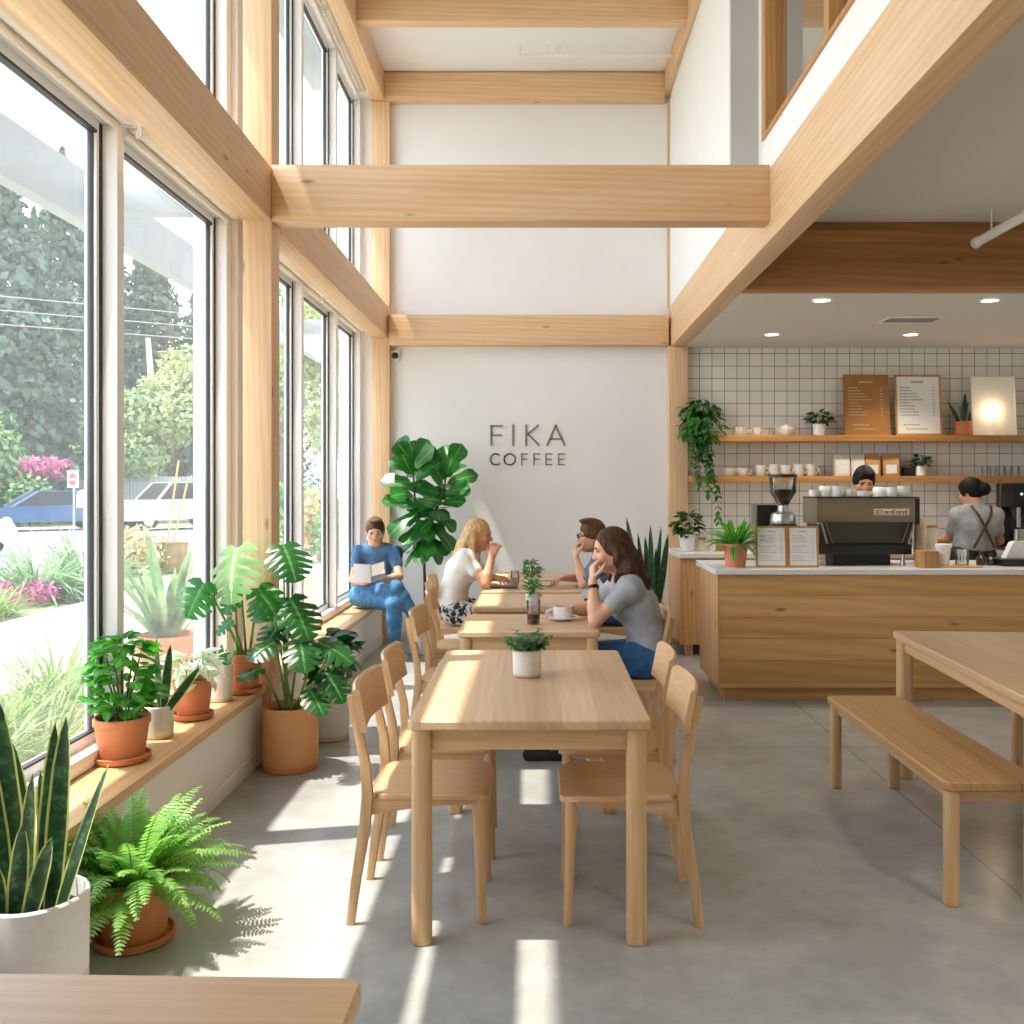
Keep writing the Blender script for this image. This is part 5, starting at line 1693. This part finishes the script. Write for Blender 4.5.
# ---- 3: the blonde woman in white, facing right (+x)
J = dict(pel=V((-.665, 7.20, .575)), che=V((-.60, 7.20, .87)), neck=V((-.545, 7.20, 1.02)), head=V((-.468, 7.19, 1.135)),
         shl=V((-.545, 7.355, .965)), shr=V((-.56, 7.045, .965)), ell=V((-.42, 7.42, .79)), elr=V((-.405, 6.985, .785)),
         wrl=V((-.345, 7.25, .80)), wrr=V((-.362, 7.06, .975)), hipl=V((-.64, 7.29, .55)), hipr=V((-.64, 7.11, .55)),
         knl=V((-.23, 7.28, .54)), knr=V((-.33, 7.03, .53)), anl=V((-.25, 7.28, .09)), anr=V((-.56, 6.99, .12)),
         toel=V((-.10, 7.30, .032)), toer=V((-.43, 6.96, .032)), fwd=V((1, 0, 0)), wo=V((-.03, 0, 0)))
t, q, f, l, u, rot = person('blonde woman in white t-shirt and black and white patterned trousers, hand raised', J, skin_tan, (.98, -.15, -.1), (.12, 0, 1), .98,
    [(J['wrr'], (.28, .2, 1), (.3, .9, -.1), 1, dict(curl=.8)), (J['wrl'], (.6, -.8, 0), (.2, .1, -1), 1, dict(curl=.35))], tee_white, pattern_bw, shoe_dark, hair_blonde, True, .48)
c = SDF(.0085)
c.ell(q(-.018, 0, .028), (.102, .088, .102), rot, .01)
c.ell(q(.125, 0, -.055), (.085, .13, .14), rot, .015, 's')
c.ell(q(.07, 0, -.13), (.11, .07, .12), rot, .01, 's')
for k in range(20):
    a = R(-95 + 190 * k / 19) + PI
    p0 = q(-.02 + .085 * math.cos(a), .082 * math.sin(a), .01); out = f * math.cos(a) + l * math.sin(a)
    prev = p0; L = .40 if math.cos(a) < -.3 else .28
    for sgm in range(1, 5):
        s_ = sgm / 4
        p = p0 + out * (.022 * math.sin(PI * s_) + .025 * s_) - V((0, 0, L * s_)) - V((.12 * s_ if math.cos(a) < -.1 else .03 * s_, 0, 0))
        c.cap(prev, p, .022 - .002 * sgm, .020 - .002 * sgm, .016); prev = p
c.build('hair', hair_blonde, t)

# ---- 4: the reading man on the bench
J = dict(pel=V((-1.535, 8.53, .535)), che=V((-1.50, 8.56, .83)), neck=V((-1.48, 8.53, .975)), head=V((-1.487, 8.475, 1.10)),
         shl=V((-1.315, 8.52, .905)), shr=V((-1.635, 8.50, .905)), ell=V((-1.255, 8.37, .70)), elr=V((-1.655, 8.33, .685)),
         wrl=V((-1.36, 8.165, .695)), wrr=V((-1.52, 8.135, .67)), hipl=V((-1.47, 8.49, .53)), hipr=V((-1.625, 8.46, .52)),
         knl=V((-1.245, 8.09, .635)), knr=V((-1.25, 8.06, .50)), anl=V((-1.08, 8.12, .38)), anr=V((-1.255, 8.10, .10)),
         toel=V((-.99, 8.02, .31)), toer=V((-1.25, 7.96, .036)), fwd=V((.25, -.97, 0)))
t, q, f, l, u, rot = person('man in blue t-shirt and jeans reading a book on the window bench', J, skin_fair, (.14, -.95, -.27), (.02, -.27, .96), 1.0,
    [(J['wrr'], (.9, -.25, .18), (.0, .0, 1), -1, dict(curl=.5)), (J['wrl'], (-.95, -.2, .1), (.0, .1, 1), 1, dict(curl=.5))], tee_blue, denim, shoe_white, hair_short, False, .50)
short_hair(t, q, rot, 1.0, hair_short, .009, .074)
glasses(t, q, steel)
t = thing('open_book', 'open book held by the reading man on the window bench', 'book', (-1.455, 8.085, .755))
t.rotation_euler = (R(-28), R(-6), R(4))
for s_, nm in ((-1, 'cover'), (1, 'cover')):
    Mx = Matrix.Rotation(s_ * R(-22), 4, 'Z')
    MB().box(min(0, s_ * .148), max(0, s_ * .148), -.004, 0, -.085, .085, .001, M=Mx).build(nm, paper if s_ < 0 else dark_steel, t)
    if s_ > 0: MB().box(.01, .135, -.0055, -.0035, -.03, .075, M=Mx).build('cover_picture', ceramic_raw, t)
    MB().box(min(s_ * .003, s_ * .142), max(s_ * .003, s_ * .142), .0005, .012, -.08, .08, .002, M=Mx).build('pages', paper, t)

# ---- 5: the barista behind the espresso machine, head bent
J = dict(pel=V((2.70, 8.02, .97)), che=V((2.69, 7.95, 1.27)), neck=V((2.69, 7.88, 1.42)), head=V((2.695, 7.82, 1.545)),
         shl=V((2.87, 7.90, 1.36)), shr=V((2.51, 7.90, 1.36)), ell=V((2.90, 7.72, 1.14)), elr=V((2.48, 7.72, 1.14)),
         wrl=V((2.78, 7.50, 1.08)), wrr=V((2.60, 7.50, 1.08)), hipl=V((2.79, 8.02, .93)), hipr=V((2.61, 8.02, .93)),
         knl=V((2.80, 8.0, .50)), knr=V((2.60, 8.0, .50)), anl=V((2.80, 8.04, .09)), anr=V((2.60, 8.04, .09)),
         toel=V((2.81, 7.89, .036)), toer=V((2.59, 7.89, .036)), fwd=V((0, -1, 0)))
t, q, f, l, u, rot = person('barista with short black hair bent over behind the espresso machine', J, skin_tan, (-.12, -.92, -.36), (0, -.36, .93), 1.0,
    [(J['wrl'], (-.3, -1, -.1), (0, 0, -1), -1, dict(curl=.5)), (J['wrr'], (.3, -1, -.1), (0, 0, -1), 1, dict(curl=.5))], apron_dark, denim_dark, shoe_dark, hair_black, False, .5, .010)
short_hair(t, q, rot, 1.0, hair_black, .011, .078, -.01, -.012)

# ---- 6: the barista seen from behind, right of the machine
J = dict(pel=V((3.62, 7.86, .96)), che=V((3.63, 7.84, 1.19)), neck=V((3.635, 7.86, 1.335)), head=V((3.62, 7.91, 1.45)),
         shl=V((3.495, 7.86, 1.265)), shr=V((3.775, 7.80, 1.265)), ell=V((3.46, 7.97, 1.06)), elr=V((3.86, 7.90, 1.05)),
         wrl=V((3.43, 8.17, 1.03)), wrr=V((3.70, 8.12, 1.04)), hipl=V((3.53, 7.86, .92)), hipr=V((3.71, 7.86, .92)),
         knl=V((3.53, 7.88, .50)), knr=V((3.71, 7.88, .50)), anl=V((3.53, 7.84, .09)), anr=V((3.71, 7.84, .09)),
         toel=V((3.52, 7.99, .036)), toer=V((3.72, 7.99, .036)), fwd=V((-.1, 1, 0)))
t, q, f, l, u, rot = person('barista with dark hair bun, grey t-shirt and crossed apron straps, back turned', J, skin_tan, (-.62, .72, -.3), (-.1, .2, .95), .98,
    [(J['wrl'], (.1, 1, 0), (0, 0, -1), 1, dict(curl=.7)), (J['wrr'], (-.3, 1, 0), (0, 0, -1), -1, dict(curl=.6))], tee_grey, apron_dark, shoe_dark, hair_black, True, .62, .010)
c = SDF(.008)
c.ell(q(-.016, 0, .028), (.106, .090, .104), rot, .01)
c.ell(q(.125, 0, -.05), (.085, .13, .14), rot, .015, 's')
c.ell(q(.02, 0, -.13), (.13, .10, .085), rot, .01, 's')
c.ell(q(-.115, -.02, .0), (.052, .06, .055), rot, .015)
c.build('hair', hair_black, t)
st = MB()
yb = lambda p: p
def onback(x, z): return V((x, 7.84 - .150 + .05 * ((x - 3.64) / .16) ** 2, z)) - t.location
for a, b_ in (((3.56, 1.335), (3.725, 1.00)), ((3.725, 1.335), (3.555, 1.00))):
    pts = [onback(a[0] + (b_[0] - a[0]) * k / 10, a[1] + (b_[1] - a[1]) * k / 10) for k in range(11)]
    pts[0] += V((0, .06, .01)); pts[1] += V((0, .02, 0))
    st.tube(pts, 1.0, 8, flat=(.003, .011), up=(0, -1, 0))
st.build('apron_strap', strap_brown, t)
c = SDF(.01)
c.cap((3.62, 7.86, .72), (3.62, 7.86, .97), .128, .112, .03, ((1, 0, 0), 1.5)); c.plane((0, 0, .995), (0, 0, 1)); c.plane((0, 0, .62), (0, 0, -1))
c.build('apron_skirt', apron_dark, t)
t = thing('milk_pitcher', 'dark steel milk pitcher in the hand of the barista with the bun', 'pitcher', (3.40, 8.3, 1.0))
MB().lathe([(0, .0), (.045, 0), (.05, .02), (.04, .09), (.045, .11), (.04, .11), (.035, .09), (0, .01)], 18).build('pitcher_body', dark_steel, t)
MB().tube([(-.045, 0, .09), (-.085, 0, .08), (-.085, 0, .03), (-.048, 0, .025)], .006, 8).build('handle', dark_steel, t)
# ------------------------------------------------------------------ outdoors, seen through the window wall
sbox('ground', (-90, -1.96, -12, 110, -.12, -.05), lawn)
sbox('planting_bed', (-3.9, -1.97, -6, 40, -.05, -.02), mulch)
sbox('sidewalk', (-6.0, -3.9, -12, 60, -.05, -.01), pave)
sbox('road', (-90, -8.7, 19.5, 36, -.05, -.02), asphalt)
sbox('side_road', (-15.5, -8.7, -12, 19.5, -.05, -.03), asphalt)
# steel canopy frame
mb = MB(); t = thing('canopy_frame', 'grey steel canopy frame outside above the lower windows', 'canopy', (-2.63, 2, 3.0))
MB().box(-.05, .05, -6, 9.5, .0, .30, .01).build('beam', galv, t)
for y in (-1.6, 3.4, 7.6):
    MB().box(.051, .66, y - .06, y + .06, .06, .2, .006).build('crossbar', galv, t)

def crown(n, fn, size, rr, flat=0.0):
    mb = MB(); vs = []; fs = []
    for k in range(n):
        p, out = fn(rr)
        a = V((rr.gauss(0, 1), rr.gauss(0, 1), rr.gauss(0, 1) * (1 - flat))).normalized()
        b_ = a.cross(out + V((.01, .02, .03))).normalized()
        s_ = size * rr.uniform(.6, 1.3)
        i = len(vs)
        vs += [p - a * s_, p + b_ * s_ * .6, p + a * s_, p - b_ * s_ * .6]
        fs.append((i, i + 1, i + 2, i + 3))
    return mb.add(vs, fs)
def blob(cl):
    def fn(rr):
        c, r = rr.choices(cl, [x[1][0] * x[1][1] * x[1][2] for x in cl])[0]
        d = V((rr.gauss(0, 1), rr.gauss(0, 1), rr.gauss(0, 1))).normalized()
        q = rr.uniform(.55, 1.0)
        return V((c[0] + d.x * r[0] * q, c[1] + d.y * r[1] * q, c[2] + d.z * r[2] * q)), d
    return fn
def conifer(h, r):
    def fn(rr):
        q = rr.random() ** .65; z = h * (.1 + .9 * (1 - q)); a = rr.uniform(0, 2 * PI)
        lay = .55 + .45 * abs(math.sin(z * 2.2 + a * 1.5))
        rad = r * q * lay * rr.uniform(.45, 1)
        return V((rad * math.cos(a), rad * math.sin(a), z - .25 * rad)), V((math.cos(a), math.sin(a), -.3))
    return fn
def tree(name, label, loc, h, r, mat, kind, n=2600, size=.35, seed=1, group='trees beyond the street'):
    rr = random.Random(seed)
    t = thing(name, label, 'tree', (loc[0], loc[1], -.05), rr.uniform(0, 6), group)
    MB().tube([(0, 0, 0), (.03 * r, 0, h * .4), (0, 0, h * .85)], [h * .022, h * .015, h * .005], 10).build('trunk', bark, t)
    if kind == 'conifer': fn = conifer(h, r)
    else:
        cl = []
        for k in range(9):
            a = rr.uniform(0, 6.28); q = rr.uniform(0, .6)
            cl.append(((r * q * math.cos(a), r * q * math.sin(a), h * rr.uniform(.42, .8)), [r * rr.uniform(.38, .6)] * 2 + [h * rr.uniform(.14, .24)]))
        fn = blob(cl)
    crown(n, fn, size, rr, .3 if kind == 'conifer' else 0).build('crown', mat, t, 0)
    return t
def at(u, y): return ((u - U0) * y / F, y)
T = [('fir_tree', 'tall fir farther back between the two firs of the left pane', at(34, 62), 20, 6.5, lf_fir, 'conifer'),
     ('fir_tree', 'fir farther back behind the mullion', at(112, 70), 21, 6.5, lf_fir, 'conifer'),
     ('fir_tree', 'tall dark fir at the left edge of the view', at(0, 41), 17, 6, lf_fir, 'conifer'),
     ('fir_tree', 'tall dark fir behind the blue car', at(62, 51), 20, 6.5, lf_fir, 'conifer'),
     ('fir_tree', 'dark fir seen through the pane left of the timber post', at(150, 56), 18, 6, lf_fir, 'conifer'),
     ('fir_tree', 'slim fir close to the timber post', at(208, 62), 18, 5, lf_fir, 'conifer'),
     ('broadleaf_tree', 'yellow-green broadleaf tree above the white car', at(195, 44), 8.5, 3.0, lf_tree_pale, 'b'),
     ('broadleaf_tree', 'light green broadleaf tree in front of the fence', at(140, 42), 6.5, 2.6, lf_tree, 'b'),
     ('broadleaf_tree', 'green broadleaf tree at the left edge, over the shrubs', at(-12, 46), 8.5, 2.8, lf_hedge, 'b'),
     ('broadleaf_tree', 'pale green tree behind the pink blossoming shrub', at(75, 48), 5.0, 3.2, lf_tree_pale, 'b'),
     ('broadleaf_tree', 'green tree seen through the far windows, first pane', at(284, 46), 12, 3.4, lf_tree, 'b'),
     ('broadleaf_tree', 'pale tree seen through the far windows, middle pane', at(324, 36), 9, 2.6, lf_tree_pale, 'b'),
     ('broadleaf_tree', 'green tree seen through the far windows beside the reading man', at(352, 58), 15, 4.0, lf_tree, 'b'),
     ('fir_tree', 'dark fir behind the trees of the far windows', at(262, 72), 18, 5, lf_fir, 'conifer')]
for k, (nm, lb, (x, y), h, r, mt, kd) in enumerate(T):
    tree(nm, lb, (x, y), h, r, mt, kd, 12000 if kd == 'conifer' else 7000, .21 if kd == 'conifer' else .15, 20 + k)

def shrub(name, label, loc, r, h, mat, n, size, seed, cat='shrub', group=None, z0=0.0):
    rr = random.Random(seed)
    t = thing(name, label, cat, (loc[0], loc[1], -.05), 0, group)
    MB().tube([(0, 0, 0), (0, 0, h * .5 + z0)], [r * .09, r * .05], 8).build('stems', bark, t)
    cl = [((r * .45 * math.cos(a), r * .45 * math.sin(a), z0 + h * .5), (r * .6, r * .6, h * .5)) for a in (0.3, 2.3, 4.4)] + [((0, 0, z0 + h * .55), (r * .7, r * .7, h * .5))]
    crown(n, blob(cl), size, rr).build('foliage', mat, t, 0)
    return t
shrub('blossoming_shrub', 'round-headed shrub with pink blossom on a bare trunk across the street', at(38, 38), 1.35, .9, lf_pink, 900, .12, 41, z0=1.9)
shrub('dark_shrub', 'dark round shrub under the pink blossom', at(28, 36), .9, 2.0, lf_hedge, 1100, .12, 42)
shrub('hedge_shrub', 'clipped bright green shrub at the left edge behind the cars', at(-22, 36), 1.6, 4.6, lf_hedge, 2200, .15, 43)
shrub('reddish_shrub', 'orange-green low shrub at the left edge by the street', at(12, 40), 1.5, 2.2, lf_red, 1200, .12, 44)
shrub('yellow_shrub', 'small yellow-green shrub beside the sidewalk, right of the mullion', at(134, 16.5), .62, .85, lf_red, 800, .06, 45)
shrub('green_shrub', 'green garden shrub through the first far window', at(296, 22), 1.2, 1.8, lf_hedge, 1100, .1, 46)
shrub('reddish_shrub', 'orange-red garden shrub through the middle far window', at(322, 19), .95, 1.5, lf_red, 1000, .09, 47)
shrub('green_shrub', 'green garden shrub beside the reading man, outside', at(346, 18), .9, 1.3, lf_hedge, 900, .08, 48)
shrub('pink_flowers', 'low pink flowering plant in the bed across the sidewalk', (-6.75, 11.4), .38, .42, lf_pink, 420, .035, 49)
shrub('pink_flowers', 'small pink flowering plant beside the grey-green grass', (-6.55, 12.2), .3, .35, lf_pink, 320, .035, 50)

def grass(label, loc, n, L, W, mat, seed, name='ornamental_grass', el=(.5, 1.45), group=None, z=-.03, spread=.1):
    rr = random.Random(seed); mb = MB()
    for k in range(n):
        a = rr.uniform(0, 6.28); r = rr.uniform(0, spread)
        mb.leaf((r * math.cos(a), r * math.sin(a), 0), hdir(a + rr.uniform(-.4, .4), rr.uniform(*el)), UP, L * rr.uniform(.6, 1.15), W, STRAP, rr.uniform(.4, 1.7), .25, 7)
    o = mb.build(name, mat, None, 60, (loc[0], loc[1], z))
    return tag(o, label, 'grass', group)
grass('big grey-green grass clump across the sidewalk, left of the mullion', (-6.9, 12.9), 260, 1.15, .035, lf_grass_grey, 60, spread=.3)
grass('second grey-green grass clump across the sidewalk near the frame edge', (-6.9, 14.3), 240, 1.2, .035, lf_grass_grey, 61, spread=.35)
grass('low pale grass clump across the sidewalk at the left edge', (-6.6, 10.2), 200, .6, .028, lf_grass_grey, 62, spread=.25)
grass('low yellow-green clump across the sidewalk by the pink flowers', (-6.4, 11.0), 160, .5, .026, lf_grass, 63, spread=.25)
grass('green clump across the sidewalk close to the mullion', (-6.45, 12.9), 180, .55, .035, lf_hedge, 64, spread=.25)
near = [(-2.9, 4.6, .75), (-2.75, 3.7, .55), (-3.2, 5.6, .8), (-2.75, 5.2, .6), (-3.4, 6.6, .75), (-2.75, 4.5, .45)]
wh = ['tall grass outside against the near pane, left of the mullion', 'short grass tuft outside right below the near pane', 'tall loose grass clump outside near the mullion', 'feathery grass outside behind the bushy potted plant',
      'farther loose grass clump outside by the sidewalk', 'short tuft outside behind the front bench pots']
for k, (x, y, L) in enumerate(near):
    grass(wh[k], (x, y), 150, L, .016, lf_grass, 70 + k, spread=.16)
# planter of tall strappy leaves outside the second pane
t = thing('outdoor_planter', 'terracotta planter of tall strappy leaves outside the second pane', 'planter', (-2.72, 6.85, -.02))
MB().lathe([(0, .001), (.17, .001), (.21, .40), (.225, .405), (.225, .45), (.2, .45), (.19, .40), (0, .39)], 28).build('pot', terra_pink, t)
mb = MB(); rr = random.Random(90)
for k in range(46):
    a = rr.uniform(0, 6.28)
    mb.leaf((.08 * math.cos(a), .08 * math.sin(a), .40), hdir(a, rr.uniform(.85, 1.5)), UP, rr.uniform(.5, .95), .055, STRAP, rr.uniform(.2, 1.0), .3, 8)
mb.build('foliage', lf_grass_grey, t, 60)
# planter with canes by the street
px, py = at(172, 17)
t = thing('outdoor_planter', 'dark tub with tall bamboo canes beside the street', 'planter', (px, py, -.02))
MB().lathe([(0, .001), (.22, .001), (.28, .5), (.30, .52), (.26, .52), (.24, .45), (0, .44)], 24).build('tub', mulch, t)
for k, (dx, dz) in enumerate(((.12, 2.0), (.3, 1.7))):
    MB().tube([(-.1 + .1 * k, 0, .4), (dx, 0, dz)], .018, 6).build('cane', kraft_bag, t)
# vehicles
def car(label, loc, rz, col, suv=False):
    t = thing('car', label, 'car', (loc[0], loc[1], -.02), rz)
    L, Wd = 4.3, 1.78
    body = plain('car_paint', col, .25, .02, 3, Coat_Weight=.6)
    if suv: side = [(-2.1, .35), (-2.15, .75), (-2.0, 1.0), (-1.95, 1.05), (-1.0, 1.08), (1.9, 1.12), (2.1, .95), (2.12, .4)]
    else: side = [(-2.1, .32), (-2.15, .55), (-2.0, .72), (-1.1, .86), (1.5, .92), (2.05, .85), (2.12, .45), (2.08, .32)]
    Mx = Matrix(((1, 0, 0), (0, 0, 1), (0, 1, 0)))
    MB().prism(side, -Wd / 2, Wd / 2, Mx).build('bodywork', body, t)
    cab = [(-1.0, 1.07), (-.45, 1.66), (1.6, 1.7), (1.95, 1.1)] if suv else [(-1.15, .85), (-.35, 1.36), (.75, 1.38), (1.55, .91)]
    mb = MB(); n = len(cab)
    vs = [V((x, s_ * (Wd / 2 - .05 - (.14 if z > 1.2 else 0)), z)) for s_ in (-1, 1) for x, z in cab]
    mb.add(vs, [(3, 2, 1, 0), (4, 5, 6, 7), (0, 1, 5, 4), (1, 2, 6, 5), (2, 3, 7, 6)]); mb.build('windscreen', dark_plastic, t, 30)
    rf = MB(); h1 = cab[1][1]
    rf.box(cab[1][0] + .02, cab[2][0] - .02, -Wd / 2 + .2, Wd / 2 - .2, h1 - .02, h1 + .035, .02); rf.build('roof', body, t)
    for s_ in (-1, 1):
        for a, b_ in ((0, 1), (3, 2)):
            p = V((cab[a][0], s_ * (Wd / 2 - .05), cab[a][1])); q_ = V((cab[b_][0], s_ * (Wd / 2 - .19), cab[b_][1]))
            MB().tube([p, q_], .045, 8).build('pillar', body, t)
    for x in (-1.35, 1.35):
        for s_ in (-1, 1):
            w = MB().lathe([(0, -.1), (.2, -.1), (.33, -.09), (.34, 0), (.33, .09), (.2, .1), (0, .1)], 22, (x, s_ * (Wd / 2 - .1), .345), Matrix.Rotation(R(90), 3, 'X')).build('wheel', black_metal, t)
            MB().lathe([(0, .0), (.19, .0), (.18, .012), (0, .014)], 16, (x, s_ * (Wd / 2 + .005), .345), Matrix.Rotation(R(-90 * s_), 3, 'X')).build('hubcap', steel, w)
    for s_ in (-1, 1):
        MB().box(-2.17, -2.05, s_ * .62 - .16, s_ * .62 + .16, .6 if not suv else .78, .72 if not suv else .92, .02).build('headlight', white_metal, t)
    MB().box(-2.18, -2.12, -.26, .26, .42, .53, .005).build('number_plate', white_metal, t)
x, y = at(46, 33); car('dark blue car parked on the street beneath the road sign', (x, y), R(38), '#2A4C74')
x, y = at(174, 34); car('white boxy off-road car parked before the fence', (x, y), R(48), '#A4AAAE', True)
x, y = at(-78, 21); car('white car cut off by the left edge of the view', (x, y), R(150), '#C4C8CA')
# road sign: red disc with a white bar on a white plate
x, y = at(73, 27)
t = thing('road_sign', 'white square road sign with a red disc and white bar', 'sign', (x, y, -.02), R(-28))
MB().tube([(0, .03, 0), (0, .03, 2.0)], .03, 8).build('sign_post', galv, t)
pl = MB().box(-.24, .24, -.01, .01, 1.5, 1.98, .01).build('sign_plate', white_metal, t)
Mr = Matrix.Rotation(R(90), 3, 'X')
MB().lathe([(0, 0), (.19, 0), (.19, .004), (0, .004)], 28, (0, -.0105, 1.74), Mr).build('red_disc', plain('sign_red', '#C0392E', .5, .03), pl)
MB().box(-.13, .13, -.018, -.0148, 1.71, 1.77).build('white_bar', white_metal, pl)
x, y = at(84.5, 26)
t = thing('mailbox', 'white mailbox with a rounded top beneath the road sign', 'mailbox', (x, y, -.02))
MB().tube([(0, 0, 0), (0, 0, .95)], .04, 8).build('mailbox_post', galv, t)
MB().prism([(-.16, .95), (.16, .95), (.16, 1.25)] + [(.16 * math.cos(a), 1.28 + .16 * math.sin(a)) for a in [PI * k / 10 for k in range(11)]] + [(-.16, 1.25)], -.12, .12, Matrix(((1, 0, 0), (0, 0, 1), (0, 1, 0)))).build('mailbox_body', white_metal, t)
# fence and a house far off
t = thing('board_fence', 'weathered grey board fence behind the white car', 'fence', (-17.5, 40.5, -.05))
for k in range(44):
    pass
mb = MB()
for k in range(60): mb.box(-4.5 + k * .16, -4.36 + k * .16, 0, .03, .05, 2.0)
mb.build('fence_boards', galv, t, 0)
for k in range(5): MB().box(-4.5 + k * 2.3, -4.38 + k * 2.3, .04, .16, 0, 2.05).build('fence_post', galv, t)
x, y = at(68, 62)
t = thing('house', 'white flat-roofed house behind the pink blossoming shrub', 'house', (x, y, -.05))
MB().box(-3.0, 3.4, 0, 6, 0, 6.3).build('wall', white_wall, t); MB().box(-3.3, 3.7, -.3, 6.3, 6.3, 6.6).build('roof', galv, t)
for k in range(3): MB().box(-2.4 + 2 * k, -1.3 + 2 * k, -.04, .0, 3.6, 5.2).build('window', dark_steel, t)
MB().box(-.8, -.2, 1, 1.6, 6.6, 7.7).build('chimney', white_wall, t)
# utility pole with wires
x, y = at(152, 47)
t = thing('utility_pole', 'pale bare tree stump-like pole among the trees', 'pole', (x, y, -.05))
t['label'] = 'tall pale bare trunk standing among the trees right of the mullion'; t['category'] = 'trunk'; t.name = 'bare_trunk'
MB().tube([(0, 0, 0), (.1, 0, 5), (-.2, 0, 9)], [.25, .2, .12], 10).build('trunk', ceramic_raw, t)
t = thing('overhead_wires', 'thin overhead wires crossing in front of the trees', 'wires', (-20, 30, 8))
for k in range(3):
    MB().tube([(-22, -6, .6 * k - .2), (-8, 0, -.5 + .55 * k), (8, 10, -.4 + .5 * k)], .018, 5).build('wire', galv, t)
# ------------------------------------------------------------------ light and camera
w = bpy.data.worlds.new('sky'); scene.world = w
w.use_nodes = True
nt = w.node_tree; nt.nodes.clear()
wo = nt.nodes.new('ShaderNodeOutputWorld'); bg = nt.nodes.new('ShaderNodeBackground')
tc = nt.nodes.new('ShaderNodeTexCoord'); sp = nt.nodes.new('ShaderNodeSeparateXYZ')
rp = nt.nodes.new('ShaderNodeValToRGB')
rp.color_ramp.elements[0].position = 0.0; rp.color_ramp.elements[0].color = (.93, .96, 1, 1)
rp.color_ramp.elements[1].position = .7; rp.color_ramp.elements[1].color = (.66, .80, 1, 1)
nt.links.new(tc.outputs['Generated'], sp.inputs[0]); nt.links.new(sp.outputs['Z'], rp.inputs[0])
nt.links.new(rp.outputs[0], bg.inputs[0]); nt.links.new(bg.outputs[0], wo.inputs[0])
bg.inputs[1].default_value = SKY
sl = bpy.data.lights.new('sun', 'SUN'); sl.energy = SUN; sl.angle = R(.6); sl.color = (1, .94, .84)
so = bpy.data.objects.new('sun', sl); COL.objects.link(so)
so.rotation_euler = V((1, .2, -2.37)).to_track_quat('-Z', 'Y').to_euler()

cd = bpy.data.cameras.new('camera'); cd.sensor_width = 36; cd.lens = F / 1024 * 36
cd.shift_x = -(U0 - 512) / 1024; cd.shift_y = (V0 - 512) / 1024
cd.clip_start = .02; cd.clip_end = 400
co = bpy.data.objects.new('camera', cd); COL.objects.link(co)
co.location = (0, 0, CZ); co.rotation_euler = (R(90), 0, 0)
scene.camera = co
vs = scene.view_settings
vs.view_transform = 'Standard'; vs.look = LOOK
vs.exposure = EXPO; vs.gamma = 1.0
cy = scene.cycles
cy.use_denoising = True
cy.max_bounces = 10; cy.diffuse_bounces = 6; cy.glossy_bounces = 4; cy.transparent_max_bounces = 16; cy.transmission_bounces = 6
cy.sample_clamp_indirect = 8
